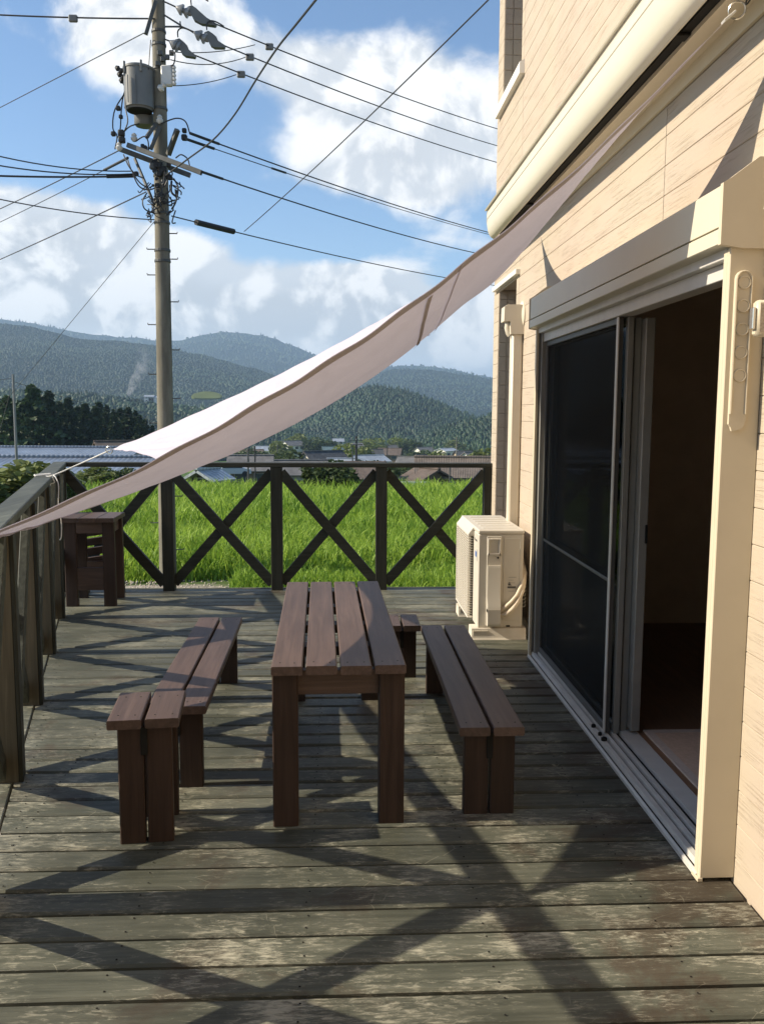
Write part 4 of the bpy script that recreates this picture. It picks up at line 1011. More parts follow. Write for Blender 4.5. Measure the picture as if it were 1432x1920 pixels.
def forest(name, label, V_, m_, count, hmin, hmax, seed, conif=.6, lo=0.02, keep=None):
    r_ = np.random.default_rng(seed); n = V_.shape[0]; P_ = []
    i = r_.uniform(n*.12, n*.80, count); j = lo*(m_-1)+r_.random(count)*(1-lo)*(m_-1.2)
    ii, jj = i.astype(int), j.astype(int); fi, fj = (i-ii)[:, None], (j-jj)[:, None]; i2 = np.minimum(ii+1, n-1)
    pos = (V_[ii, jj]*(1-fi)*(1-fj)+V_[i2, jj]*fi*(1-fj)+V_[ii, jj+1]*(1-fi)*fj+V_[i2, jj+1]*fi*fj)
    if keep is not None: pos = pos[keep(pos)]
    k = len(pos); con = r_.random(k) < conif+.35*np.sin(pos[:, 0]*.011+pos[:, 2]*.03); h = r_.uniform(hmin, hmax, k)*np.where(con, .95, .66); w = h*np.where(con, .24, .50)
    ns = 6; ang = np.arange(ns)*2*np.pi/ns; Vs = np.zeros((k, ns*2+2, 3)); a0 = r_.uniform(0, 6.28, k)
    for s in range(ns):
        c_, s_ = np.cos(ang[s]+a0), np.sin(ang[s]+a0); j1 = r_.uniform(.75, 1.25, k); j2 = r_.uniform(.6, 1.3, k)
        Vs[:, s] = pos+np.stack([c_*w*j1, s_*w*j1, h*.12+0*w], -1)
        Vs[:, ns+s] = pos+np.stack([c_*w*np.where(con, .60, .95)*j2, s_*w*np.where(con, .60, .95)*j2, h*np.where(con, .50, .66)*r_.uniform(.9, 1.1, k)], -1)
    Vs[:, 2*ns] = pos+np.stack([0*h, 0*h, h], -1); Vs[:, 2*ns+1] = pos+np.stack([0*h, 0*h, -2+0*h], -1)
    b = np.arange(k)[:, None]*(2*ns+2); F = []
    for s in range(ns):
        q = (s+1) % ns
        F += [b+np.array([[s, q, ns+q]]), b+np.array([[s, ns+q, ns+s]]), b+np.array([[ns+s, ns+q, 2*ns]])]
    o = link(name, np_mesh(name, Vs.reshape(-1, 3), np.concatenate(F), M['forest'])); tag(o, label, 'forest', kind='stuff'); return o
# far blue ranges
_, Vf, mf_ = hill('mountain', [(-700, 600), (-100, 596), (0, 600), (60, 605), (140, 622), (330, 642), (420, 622), (500, 628), (560, 650), (620, 676), (700, 690), (760, 684), (820, 690), (900, 706), (1000, 720), (1200, 690), (1600, 640), (2300, 600)], 2600, 4300, -38, 11, rough=.10)
forest('forest', 'pale far wooded range under the clouds', Vf, mf_, 9000, 10, 20, 58, .4, .35)
_, Vr, mr = hill('mountain', [(-700, 690), (300, 760), (600, 760), (700, 700), (740, 692), (800, 693), (850, 699), (920, 711), (1050, 735), (1400, 700), (2300, 690)], 1700, 2900, -38, 15, rough=.08)
forest('forest', 'far blue grey wooded ridge on the right behind the near hill', Vr, mr, 13000, 7, 12, 57, .4, .3)
# big left mountain
_, Vm, mm = hill('mountain', [(-700, 590), (-200, 600), (0, 607), (60, 611), (95, 618), (140, 634), (200, 638), (260, 641), (300, 650), (350, 658), (400, 668), (450, 684), (520, 704), (600, 730), (700, 765), (800, 800), (2300, 830)], 1050, 2200, -38, 12, rough=.09)
clr = at(388, 749, 1500)
def notclear(p):
    d = np.stack([716+0*p[:, 0]]*1, 0)
    v = p-np.array([0, 0, EYE]); rt = np.array(RT); dn = np.array(DN); fw = np.array(FW); w = v@fw
    px = 716+FPX*(v@rt)/w; py = 960+FPX*(v@dn)/w
    return ~((((px-388)/30)**2+((py-745)/9)**2) < 1)
forest('forest', 'wooded slope of the large mountain on the left', Vm, mm, 34000, 4, 7.5, 51, .35, .0, notclear)
# near wooded hill in the middle right
_, Vn, mn_ = hill('hill', [(-700, 850), (380, 838), (480, 806), (560, 768), (640, 736), (700, 724), (740, 727), (790, 744), (840, 764), (880, 780), (930, 796), (1100, 820), (2300, 840)], 640, 1000, -34, 13, rough=.10)
forest('forest', 'dark wooded hill standing behind the middle of the village', Vn, mn_, 26000, 3.2, 6.8, 52, .3)
# slope on the right edge
_, Vq, mq = hill('hill', [(-700, 860), (700, 852), (760, 832), (820, 806), (870, 792), (920, 780), (1000, 765), (1200, 740), (2300, 720)], 430, 640, -26, 14, rough=.08)
forest('forest', 'mixed wooded slope at the right edge beside the house wall', Vq, mq, 13000, 2.8, 5.6, 53, .25, .12)
# dark tree belt at the foot of the left mountain
_, Vw, mw_ = hill('hill', [(-700, 720), (0, 735), (120, 742), (200, 748), (290, 760), (360, 768), (430, 775), (520, 800), (620, 836), (2300, 860)], 420, 760, -24, 16, rough=.07)
forest('forest', 'dark green forest belt at the foot of the left mountain', Vw, mw_, 16000, 4, 8, 54, .5, .0, notclear)
# mown clearing on the slope, small pale buildings beside it
M['clear'] = plain('clearing_grass', (.105, .13, .055), .95, .05, var=.2, scale=.02)
def slope_point(px, py, V_, m_):
    """point of a hill surface seen at a photo pixel"""
    v = V_[:, :m_].reshape(-1, 3); w = v-np.array([0, 0, EYE]); k = w@np.array(FW); qx = 716+FPX*(w@np.array(RT))/k; qy = 960+FPX*(w@np.array(DN))/k
    return Vector(v[np.argmin((qx-px)**2+((qy-py)*2)**2)])
cp_ = slope_point(388, 752, Vw, mw_)
n_ = 28; mb = MB(); top_ = []
for k in range(n_):
    a = 2*math.pi*k/n_; q = at(388+28*math.cos(a)*(1+.1*math.sin(3*a)), 752-(12*math.sin(a) if a < math.pi else 1.5*math.sin(a)), cp_.y+10+14*max(-.3, math.sin(a)))
    top_.append(q)
mb.add([(q.x, q.y, q.z+3) for q in top_]+[(q.x, q.y, q.z+2) for q in top_], [tuple(range(n_))]+[(k, (k+1) % n_, n_+(k+1) % n_, n_+k) for k in range(n_)])
cl_ = mb.build('meadow', M['clear']); tag(cl_, kind='structure')

# ================================================================== village
WM = {'white': plain('white_render', (.66, .64, .58), .8, .15, var=.08, scale=.8), 'beige': plain('beige_render', (.48, .38, .25), .8, .15, var=.1, scale=.8),
      'wood': plain('weathered_boards', (.16, .12, .085), .85, .1, var=.25, scale=2), 'grey': plain('grey_render', (.34, .33, .31), .8, .15, var=.1, scale=.8)}
def roof_mat(name, col, rows=3.2, metal=False):
    m, t, out = new_mat(name); tc = t.n('ShaderNodeTexCoord').outputs['Object']; a = t.noise(tc, .9, 5, .65); b = t.noise(tc, 6.0, 3)
    w = t.n('ShaderNodeTexWave', {'bands_direction': 'X', 'wave_profile': 'SIN'}, Vector=tc, Scale=rows, Distortion=.1).outputs[1]
    c = t.mix(t.ramp(t.m('ADD', t.m('MULTIPLY', a, .6), t.m('MULTIPLY', b, .4)), .35, .65), tuple(x*.7 for x in col), tuple(x*1.25 for x in col))
    c = t.mix(t.m('MULTIPLY', t.ramp(w, .5, .0), .45), c, tuple(x*.45 for x in col))
    bsdf(t, out, c, .35 if metal else .7, bump(t, w, .5, .05), .5 if metal else .25, .3 if metal else 0); return m
RM = {'slate': roof_mat('slate_tiles', (.085, .087, .09)), 'brown': roof_mat('brown_tiles', (.135, .105, .085)), 'grey': roof_mat('grey_tiles', (.17, .165, .16)),
      'blue': roof_mat('blue_metal_roof', (.20, .235, .29), 1.0, True), 'pale': roof_mat('pale_metal_roof', (.42, .45, .48), 1.0, True), 'teal': roof_mat('teal_roof', (.13, .19, .20), 1.5)}
def gable(parent, w, d, h, rh, wm, rm, ov=.55, th=.16, base=-3.0, ridge=True):
    """walls with gables, ridge along local X, front is -Y"""
    mb = MB(); x0, x1, y0, y1 = -w/2, w/2, -d/2, d/2
    v = [(x0, y0, base), (x1, y0, base), (x1, y1, base), (x0, y1, base), (x0, y0, h), (x1, y0, h), (x1, y1, h), (x0, y1, h), (x0, 0, h+rh-.03), (x1, 0, h+rh-.03)]
    mb.add(v, [(0, 1, 5, 4), (2, 3, 7, 6), (1, 2, 6, 9, 5), (3, 0, 4, 8, 7), (3, 2, 1, 0), (4, 5, 9, 8), (6, 7, 8, 9)]); mb.build('wall', wm, parent)
    sl = rh/(d/2); rf = MB(); e = ov
    for s in (-1, 1):
        ya, za = s*(d/2+e), h-sl*e; n = Vector((0, s*sl, 1)).normalized()*th
        a = [(x0-e, ya, za), (x1+e, ya, za), (x1+e, 0, h+rh), (x0-e, 0, h+rh)]
        rf.add([Vector(q)+n*.12 for q in a]+[Vector(q)+n for q in a], [(0, 1, 2, 3), (7, 6, 5, 4), (0, 4, 5, 1), (1, 5, 6, 2), (2, 6, 7, 3), (3, 7, 4, 0)])
    r = rf.build('roof', rm, parent)
    if ridge: MB().cbox(x0-e-.05, x1+e+.05, -.16, .16, h+rh+th*.8, h+rh+th+.16, .05).build('ridge_tiles', rm, r)
WINM = new_mat('house_window_glass'); bsdf(WINM[1], WINM[2], (.045, .055, .065), .12, None, .6); WINM = WINM[0]
def windows(parent, w, d, h, n, floors, side=True):
    for f in range(floors):
        zc_ = (f+.5)*h/floors+.1; hh = min(1.1, h/floors*.42)
        for k in range(n):
            xc = -w/2+w*(k+.5)/n; ww = min(1.5, w/n*.55)
            o = MB().box(xc-ww/2-.06, xc+ww/2+.06, -d/2-.06, -d/2-.005, zc_-hh/2-.06, zc_+hh/2+.06).build('window', M['alum_d'], parent)
            MB().box(xc-ww/2, xc+ww/2, -d/2-.075, -d/2-.061, zc_-hh/2, zc_+hh/2).build('pane', WINM, o)
        if side:
            o = MB().box(-w/2-.06, -w/2-.005, -.7, .7, zc_-hh/2-.06, zc_+hh/2+.06).build('window', M['alum_d'], parent)
            MB().box(-w/2-.075, -w/2-.061, -.64, .64, zc_-hh/2, zc_+hh/2).build('pane', WINM, o)
def village_house(label, px, ridge, depth, w, d, h, rh, wall='white', roof='slate', rz=0, n=2, floors=1, name='house'):
    p = at(px, ridge, depth); zb_ = p.z-h-rh-.25
    e = empty(name, (p.x, depth, zb_), R(rz)); tag(e, label, 'house' if name == 'house' else name.replace('_', ' '), 'houses of the village' if name == 'house' else None)
    drop = min(-.5, gz(p.x, depth)-zb_-1.0)
    gable(e, w, d, h, rh, WM[wall], RM[roof], base=drop); windows(e, w, d, h, n, floors)
    return e
H_ = village_house
H_('white gabled house with a dark roof, lit gable facing left, above the middle railing post', 606, 845, 150, 7.0, 5.2, 3.8, 1.7, 'white', 'slate', 36, 2, 1)
H_('low grey roofed house left of the white gabled house', 555, 862, 120, 8.5, 6, 3.0, 1.5, 'grey', 'grey', 8, 3)
H_('house with a grey blue roof behind the yellow green tree', 627, 837, 300, 7.5, 6, 4.4, 1.8, 'grey', 'teal', 10, 2, 2)
H_('far white house on the left of the village, half behind trees', 548, 826, 400, 8.5, 7, 5, 1.8, 'white', 'grey', 38, 3, 2)
H_('tiny white house at the hill foot above the grey blue roof', 634, 822, 520, 6, 5, 5, 1.4, 'white', 'pale', 5, 2, 2)
H_('wide dark roofed house right of the tall dark pole', 690, 842, 260, 8, 6.5, 4.2, 1.9, 'grey', 'slate', 6, 3, 2)
H_('long pale metal roof below the dark roofed house, like a shed', 688, 853, 200, 8, 6, 2.2, 1.1, 'white', 'pale', 30, 2)
H_('brown roofed house in the centre of the village', 731, 840, 290, 7, 6, 4.2, 1.8, 'wood', 'brown', -12, 2, 2)
H_('small flat white house just left of the tall dark pole', 641, 859, 140, 3.8, 4, 2.6, .7, 'white', 'pale', 0, 1)
H_('grey roofed house above the big tiled farmhouse, left one', 776, 856, 170, 5.6, 6, 3.6, 1.7, 'grey', 'grey', -20, 2)
H_('grey roofed house above the big tiled farmhouse, right one', 800, 852, 210, 6.5, 6, 3.8, 1.7, 'white', 'slate', 40, 2)
H_('bright white boxy two storey house on the right below the slope', 837, 840, 340, 6.0, 6, 6, .8, 'white', 'pale', 34, 2, 2)
H_('small white shed under the bright white boxy house', 838, 857, 230, 4.2, 4, 2.5, .8, 'white', 'pale', -10, 1)
H_('white two storey house with a grey hipped roof near the house corner', 889, 847, 250, 7, 6, 4.8, 1.6, 'white', 'grey', 36, 2, 2)
H_('dark roofed house left of the white two storey house by the corner', 870, 845, 290, 6, 6, 4.2, 1.7, 'beige', 'slate', 10, 2, 2)
H_('low grey roof between the white houses on the right', 862, 856, 210, 5.5, 5, 2.6, 1.3, 'grey', 'grey', 0, 2)
H_('small house with a dark roof far right beside the wall', 908, 852, 270, 4.5, 5, 4, 1.5, 'white', 'slate', 0, 1, 2)
H_('far slate roofed house in the middle, above the centre cluster', 745, 834, 420, 8, 7, 4.5, 1.8, 'white', 'slate', 0, 2, 2)
H_('far grey house left of the bamboo clump', 665, 830, 430, 7, 6, 4.5, 1.8, 'grey', 'grey', 12, 2, 2)
H_('pale far house right of the dark round tree', 795, 838, 400, 7.5, 6, 4.5, 1.6, 'white', 'grey', 30, 2, 2)
H_('far low house with a pale roof at the left end of the village', 500, 836, 360, 9, 6, 3.4, 1.5, 'white', 'pale', 4, 2)
H_('far brown house under the sail, left end of the village', 470, 842, 300, 8, 6, 3.6, 1.6, 'wood', 'brown', -6, 2)
H_('house with a grey tiled roof and dark ground floor under the sail', 470, 853, 108, 4.6, 6, 4.0, 1.4, 'wood', 'grey', 4, 2, 2)
H_('beige house wall seen under the top rail left of the second post', 682, 866, 72, 2.6, 4, 3.2, .9, 'beige', 'brown', -4, 1)
H_('brown roofed cottage behind the sail corner on the left', 224, 826, 112, 5.2, 5, 2.8, 1.3, 'wood', 'brown', 30, 1)
hut = H_('small weathered wooden hut with a pale blue metal roof in the field', 390, 876, 47, .95, 1.0, .62, .26, 'wood', 'pale', 62, 1, 1, 'hut')
# two-tier tiled farmhouse
p = at(858, 861, 74); fh = empty('house', (p.x, 74, p.z-6.2), R(-6)); tag(fh, 'big old farmhouse with two tiers of brown grey tiled roof beyond the right railing', 'house', 'houses of the village')
RM['farm'] = roof_mat('weathered_farm_tiles', (.165, .135, .11), 2.2)
up = empty('upper_storey', (0, 0, 0), 0, fh); 
gable(up, 6.0, 4.6, 5.0, 1.15, WM['wood'], RM['farm'], .7, .2, 3.6)
gable(fh, 7.6, 7.4, 2.9, 1.5, WM['wood'], RM['farm'], .8, .2, -3)
for k in range(4):
    xc = -2.2+k*1.45; o = MB().box(xc-.55, xc+.55, -2.36, -2.305, 4.15, 4.85).build('window', M['alum_d'], up); MB().box(xc-.48, xc+.48, -2.375, -2.361, 4.21, 4.79).build('pane', WINM, o) if False else None
for k in range(3):
    xc = -2.4+k*2.3; o = MB().box(xc-.8, xc+.8, -3.76, -3.705, .5, 2.4).build('window', M['alum_d'], fh); MB().box(xc-.72, xc+.72, -3.775, -3.761, .58, 2.32).build('pane', WINM, o)
w_ = MB()
H_('lower tiled wing on the left of the big farmhouse', 800, 876, 72, 2.4, 5, 2.7, 1.2, 'wood', 'brown', -60, 1)
H_('little pale shed in front of the farmhouse, at the field edge', 778, 905, 56, 1.3, 1.6, .9, .12, 'white', 'pale', 0, 1, 1, 'shed')
# long metal-roofed barns on the left
for (ridge, eave, d0, xr, label) in ((846, 856, 84, 262, 'farther long low barn with a blue metal roof, below the cedars'), (861, 889, 58, 288, 'nearer long low barn with a blue metal roof behind the left railing corner')):
    pr_, pe = at(xr, ridge, d0), at(xr, eave, d0-4.5); x1 = pr_.x; L = 46
    e = empty('barn', (x1-L/2, d0, pe.z-2.4), 0); tag(e, label, 'barn')
    gable(e, L, 9, 2.4, max(.5, pr_.z-pe.z), WM['grey'], RM['blue'], .4, .12, -4)
    for k in range(10): MB().box(-L/2+2+k*4.4, -L/2+3.6+k*4.4, -4.56, -4.505, .9, 1.9).build('window', WINM, e)
# parked car by the houses under the sail
p = at(438, 878, 96); cr0 = empty('car', (p.x, 96, p.z-.9), R(10)); tag(cr0, 'small pale car parked by the house under the sail', 'car')
M['carpaint'] = plain('pale_car_paint', (.5, .52, .55), .25, .6, var=.02)
MB().extrude([(-1.9, .35), (-1.85, .85), (-1.3, .95), (1.1, .95), (1.85, .82), (1.9, .35)], (0, -.8, 0), (0, .8, 0), (1, 0, 0), (0, 0, 1)).build('body', M['carpaint'], cr0)
MB().extrude([(-1.25, .951), (-.85, 1.45), (.45, 1.45), (1.0, .951)], (0, -.7, 0), (0, .7, 0), (1, 0, 0), (0, 0, 1)).build('cabin', WINM, cr0)
for sx in (-1.2, 1.2):
    for sy in (-.82, .66): MB().lathe([(.32, 0), (.32, .16)], (sx, sy, .32), (0, 1, 0), 14).build('wheel', M['black'], cr0)

# ================================================================== slender posts in the distance
def post(px, top, depth, r, label, mat, arms=0, foot=None, pxb=None):
    p = at(px, top, depth); zb_ = gz(p.x, depth); e = empty('utility_pole', (p.x, depth, zb_)); tag(e, label, 'pole', 'slender poles beyond the deck')
    pb = at(pxb, 960, depth).x-p.x if pxb else 0
    MB().tube([(pb, 0, -.3), (0, 0, p.z-zb_)], [r*1.25, r], 8).build('shaft', mat, e)
    for k in range(arms):
        z = p.z-zb_-.5-.55*k; MB().box(-.8, .8, -.06-r, -r+.01, z-.05, z+.05).build('crossarm', M['steel'], e)
        for x in (-.7, 0, .7): MB().lathe([(.05, 0), (.07, .06), (.04, .12)], (x, -r-.03, z+.05), n=8).build('insulator', M['porcelain'], e)
    return e
lp = post(25, 702, 24, .035, 'thin steel post rising from the bush at the left edge', M['porcelain'], 0, None, None)
post(668, 818, 110, .14, 'tall dark utility pole above the middle of the far railing', M['black'], 2)
post(661, 846, 88, .06, 'thin pale post just left of the tall dark utility pole', M['steel'])
post(856, 820, 210, .13, 'pale utility pole with two crossarms in front of the right slope', M['pole'], 2)
post(465, 838, 66, .07, 'grey thin pole standing in the field edge under the sail, left one', M['steel'])
post(478, 836, 76, .06, 'dark thin pole standing under the sail, right one', M['black'])
post(843, 872, 60, .05, 'thin pale post in front of the big tiled farmhouse', M['steel'])
post(726, 832, 240, .12, 'dark utility pole in the village centre', M['black'], 1)
post(520, 834, 200, .10, 'thin grey pole above the dark trees on the left of the village', M['steel'])
post(812, 828, 330, .12, 'thin far pole left of the bright white boxy house', M['steel'], 1)

# ================================================================== the big utility pole
PX, PYY = -2.955, 14.80
pole = empty('utility_pole', (PX, PYY, GZ)); tag(pole, 'tall concrete utility pole with transformer, crossarms and step bolts beyond the railing', 'pole')
def padd(mb, name, mat, smooth=False): return child(mb.build(name, mat, None, smooth), pole)
def pc(z): return Vector((PX+.012+.006*(z-1), PYY, z))     # axis of the slightly leaning shaft
def pr(z): return .146-.0048*(z+1.4)
padd(MB().tube([pc(z) for z in (-1.7, 0, 2, 4, 6, 8, 9.6)], [pr(z) for z in (-1.7, 0, 2, 4, 6, 8, 9.6)], 20), 'shaft', M['pole'], True)
def px3(px, py, d=PYY): return at(px, py, d)
for py in (205, 400, 418, 470, 490, 330, 300, 85, 130, 60):
    z = px3(300, py).z; padd(MB().lathe([(pr(z)+.008, -.022), (pr(z)+.012, -.015), (pr(z)+.012, .015), (pr(z)+.008, .022)], pc(z), n=18), 'band', M['steel'])
for k, py in enumerate((438, 468, 486, 516, 566, 609, 656, 702, 747, 793, 840, 880, 930, 980, 1030)):
    z = px3(300, py).z; s = -1 if k % 2 else 1; r0 = pr(z); c = pc(z)
    padd(MB().tube([c+Vector((s*(r0-.01), -.02, 0)), c+Vector((s*(r0+.125), -.02, 0)), c+Vector((s*(r0+.13), -.02, .025))], .0095, 6), 'step_bolt', M['steel'])
# transformer can
tf = child(bpy.data.objects.new('transformer', None), pole); COL.objects.link(tf)
tc_ = px3(264, 176); tr = .235; tc_.y -= .10
zt, zb2 = px3(264, 131).z, px3(264, 212).z
MB().lathe([(tr*.86, 0), (tr*.9, .02), (tr, .03), (tr, zt-zb2-.06), (tr*1.05, zt-zb2-.05), (tr*1.05, zt-zb2-.02), (tr*.9, zt-zb2)], (tc_.x, tc_.y, zb2), n=28).build('tank', M['trafo'], tf, True)
MB().lathe([(tr*.84, 0), (tr*.8, .05)], (tc_.x, tc_.y, zb2-.012), n=24).build('base', M['gap'], tf)
MB().lathe([(.15, 0), (.17, .03), (.17, .17), (.13, .19)], (tc_.x+.02, tc_.y+.28, zb2-.15), n=18).build('tank', M['trafo'], tf, True)
for a in (-2.4, -1.2, .1): MB().cbox(tc_.x+math.cos(a)*tr*1.06-.015, tc_.x+math.cos(a)*tr*1.06+.015, tc_.y+math.sin(a)*tr*1.06-.015, tc_.y+math.sin(a)*tr*1.06+.015, zt-.14, zt+.03, .004).build('lid_clamp', M['trafo'], tf)
for k in range(3): MB().lathe([(.028, 0), (.045, .03), (.03, .06), (.045, .09), (.025, .13)], (tc_.x-tr*.95, tc_.y-.12+k*.12, zt-.12-.05*k), (-.7, 0, .5), 10).build('bushing', M['black'], tf, True)
for dx_ in (-.12, .0): MB().box(tc_.x+dx_-.004, tc_.x+dx_+.004, tc_.y-tr-.018, tc_.y-tr+.01, zb2+.05, zt-.2).build('rib', M['trafo'], tf)
MB().cbox(tc_.x+tr-.03, pc(zt).x-pr(zt)+.02, tc_.y-.05, tc_.y+.09, zt-.2, zt-.12, .005).build('hanger', M['steel'], tf)
MB().cbox(tc_.x+tr-.06, pc(zb2).x-pr(zb2)+.02, tc_.y-.05, tc_.y+.09, zb2+.08, zb2+.15, .005).build('hanger', M['steel'], tf)
# crossarms
def arm(a, b, w, h, name='crossarm', mat='steel'): return padd(MB().plank(a, b, w, h, (0, 0, 1), .004), name, M[mat])
a0, a1 = px3(240, 272, 14.62), px3(378, 324, 14.20); arm(a0, a1, .062, .075)
a0b, a1b = px3(224, 279, 14.98), px3(357, 329, 14.98); arm(a0b, a1b, .062, .075)
arm(px3(283, 280, 14.6), px3(300, 238, 14.64), .06, .06, 'brace'); arm(px3(316, 290, 14.7), px3(333, 243, 14.5), .07, .07, 'brace'); arm(px3(253, 297, 14.9), px3(290, 384, 14.64), .035, .04, 'brace')
arm(px3(275, 258, 14.5), px3(292, 232, 14.64), .06, .05, 'brace'); arm(px3(274, 64, 14.6), px3(292, 2, 14.65), .07, .06, 'brace')
for (x, yv) in ((252, 262), (224, 279), (300, 228)):
    q = px3(x, yv, 14.62); padd(MB().lathe([(.022, -.03), (.05, 0), (.055, .025), (.035, .05), (.045, .07), (.02, .1)], q, n=12), 'insulator', M['porc_white'], True)
# white cut-out switch
q = px3(312, 142, 14.58); sw = MB(); sw.cbox(q.x-.08, q.x+.10, q.y-.05, q.y+.05, q.z-.16, q.z+.15, .02)
for k in range(5): sw.lathe([(.02, 0), (.04, .03), (.02, .06)], (q.x+.10, q.y-.02, q.z-.13+k*.06), (.8, 0, .35), 8)
padd(sw, 'cutout_switch', M['porc_white'], True)
q = px3(305, 163, 14.55); padd(MB().lathe([(.05, 0), (.06, .04), (.03, .08), (.05, .12)], (q.x-.05, q.y, q.z-.04), (.7, -.2, .5), 10), 'arrester', M['porc_white'], True)
for (x, yv) in ((300, 100), (306, 112), (314, 108), (296, 120), (322, 100)):
    q = px3(x, yv, 14.6); padd(MB().cbox(q.x-.035, q.x+.035, q.y-.03, q.y+.03, q.z-.03, q.z+.04, .006), 'clamp', M['steel'])
# dead-end insulator strings with grey covers (three on the right)
strings = [((306, 2), (330, 13), (353, 24), (404, 44)), ((339, 49), (364, 60), (384, 72), (421, 85)), ((308, 73), (318, 77), (330, 85), (366, 103))]
for s0, s1, s2, s3 in strings:
    g = child(bpy.data.objects.new('insulator_string', None), pole); COL.objects.link(g)
    A, B, C_, D_ = px3(*s0, 14.72), px3(*s1, 14.72), px3(*s2, 14.74), px3(*s3, 14.85)
    MB().tube([A, B], .012, 6).build('link', M['steel'], g)
    ax = (C_-B); L = ax.length; u_ = ax.normalized()
    for k in range(2): MB().lathe([(.015, 0), (.03, .02), (.085, .09), (.085, .115), (.04, .12), (.03, .16)], B+u_*(L*.5*k), u_, 14).build('insulator', M['porcelain'], g, True)
    up_ = Vector((0, 0, 1)); n_l = (D_-C_).length
    MB().extrude([(0, .07), (.07, .12), (.14, .10), (.20, .07), (n_l*.7, .02), (n_l*1.05, -.012), (n_l, -.05), (n_l*.5, -.10), (.10, -.085)], C_+Vector((0, -.05, 0)), C_+Vector((0, .05, 0)), (D_-C_).normalized(), up_).build('cover', M['trafo'], g)
    j0 = C_+(D_-C_)*.12+Vector((0, 0, .14)); MB().tube(smooth([j0, j0+Vector((.0, 0, .09)), j0+Vector((.06, 0, .14)), j0+Vector((.16, 0, .12)), j0+Vector((.27, 0, .06))], 4), .011, 6).build('jumper', M['wire'], g)
if True:
    arm(px3(338, 40, 14.72), px3(339, 52, 14.72), .02, .02, 'bracket'); arm(px3(308, 28, 14.72), px3(340, 48, 14.72), .02, .025, 'bracket'); arm(px3(308, 50, 14.72), px3(340, 50, 14.72), .02, .025, 'bracket')
# cable clutter: jumpers and loops round the pole
rj = random.Random(5)
def jumper(pts, r=.011, mat='wire', name='jumper'): padd(MB().tube(smooth(pts, 5), r, 5), name, M[mat])
J = lambda *l: [px3(x, yv, d) for x, yv, d in l]
jumper(J((243, 150, 14.6), (232, 178, 14.6), (228, 205, 14.6), (226, 240, 14.6), (222, 258, 14.7)))
jumper(J((240, 160, 14.55), (236, 200, 14.55), (240, 228, 14.5), (232, 250, 14.6), (226, 272, 14.7)))
jumper(J((238, 170, 14.6), (216, 205, 14.6), (212, 240, 14.6), (220, 255, 14.7), (216, 280, 14.8)))
jumper(J((262, 232, 14.5), (246, 236, 14.5), (234, 246, 14.6), (224, 262, 14.7)))
jumper(J((302, 232, 14.6), (330, 222, 14.5), (348, 228, 14.5), (356, 250, 14.5)))
jumper(J((255, 265, 14.6), (270, 256, 14.5), (278, 264, 14.5), (279, 282, 14.6)))
jumper(J((232, 290, 14.6), (242, 312, 14.5), (256, 328, 14.5), (270, 334, 14.5)))
jumper(J((240, 300, 14.6), (248, 322, 14.5), (262, 342, 14.5), (276, 352, 14.55)))
jumper(J((330, 296, 14.4), (340, 290, 14.3), (352, 298, 14.3), (356, 312, 14.3)))
jumper(J((250, 328, 14.5), (262, 350, 14.5), (280, 356, 14.5), (296, 350, 14.5)))
jumper(J((276, 362, 14.55), (268, 376, 14.5), (272, 392, 14.5), (290, 400, 14.6)))
jumper(J((326, 335, 14.6), (334, 352, 14.5), (330, 378, 14.5), (322, 392, 14.6)), .014)
jumper(J((322, 340, 14.6), (322, 360, 14.5), (332, 368, 14.5), (330, 356, 14.5)), .018, 'black')
jumper(J((318, 98, 14.6), (328, 100, 14.5), (326, 120, 14.5), (316, 124, 14.6)))
jumper(J((283, 75, 14.6), (281, 100, 14.6), (279, 130, 14.55)), .008)
for k in range(44):
    a = px3(rj.uniform(276, 330), rj.uniform(318, 398), 14.62+rj.uniform(-.08, .05)); b = a+Vector((rj.uniform(-.18, .18), rj.uniform(-.05, .05), rj.uniform(-.22, .05))); m_ = (a+b)/2+Vector((rj.uniform(-.1, .1), -.06, -rj.uniform(.02, .12)))
    jumper([a, m_, b], rj.uniform(.006, .012))
for k in range(24):
    q = px3(rj.uniform(284, 324), rj.uniform(300, 372), 14.60); s = rj.uniform(.018, .045)
    padd(MB().cbox(q.x-s, q.x+s, q.y-s, q.y+s, q.z-s*rj.uniform(.6, 1.6), q.z+s, s*.3), 'connector', M['black' if k % 3 else 'steel'], True)
for (x, yv, s) in ((222, 203, .035), (227, 219, .03), (213, 251, .035), (228, 250, .05), (229, 262, .05), (272, 278, .04), (346, 245, .035), (346, 258, .045), (256, 326, .035), (268, 274, .03)):
    q = px3(x, yv, 14.58); padd(MB().cbox(q.x-s, q.x+s, q.y-s, q.y+s, q.z-s, q.z+s, s*.35), 'connector', M['black'], True)

# ================================================================== overhead lines
def wire(label, a, b, r=.011, sag=.0, n=18, mat='wire', sleeves=(), clamp=None, name='power_line', mid=None):
    A = px3(*a); B = px3(*b); pts = []; r *= .78
    for k in range(n+1):
        t = k/n; q = A.lerp(B, t); q.z -= sag*4*t*(1-t); pts.append(q)
    e = MB(); e.tube(pts, r, 6); o = e.build(name, M[mat]); tag(o, label, 'wire', 'overhead lines at the utility pole')
    L = lambda t: Vector((A.lerp(B, t).x, A.lerp(B, t).y, A.lerp(B, t).z-sag*4*t*(1-t)))
    for (t0, t1, rr) in sleeves: MB().tube([L(t0), L((t0+t1)/2), L(t1)], rr, 8).build('sleeve', M['black'], o)
    for t in (clamp or []):
        q = L(t); MB().cbox(q.x-.07, q.x+.07, q.y-.03, q.y+.03, q.z-.07, q.z+.04, .015).build('clamp', M['trafo'], o)
    return o
E_ = 3.4
wire('highest of the three upper lines running right from the grey covers', (402, 44, 14.85), (1010, 264, 28), .014, .12, clamp=[.095])
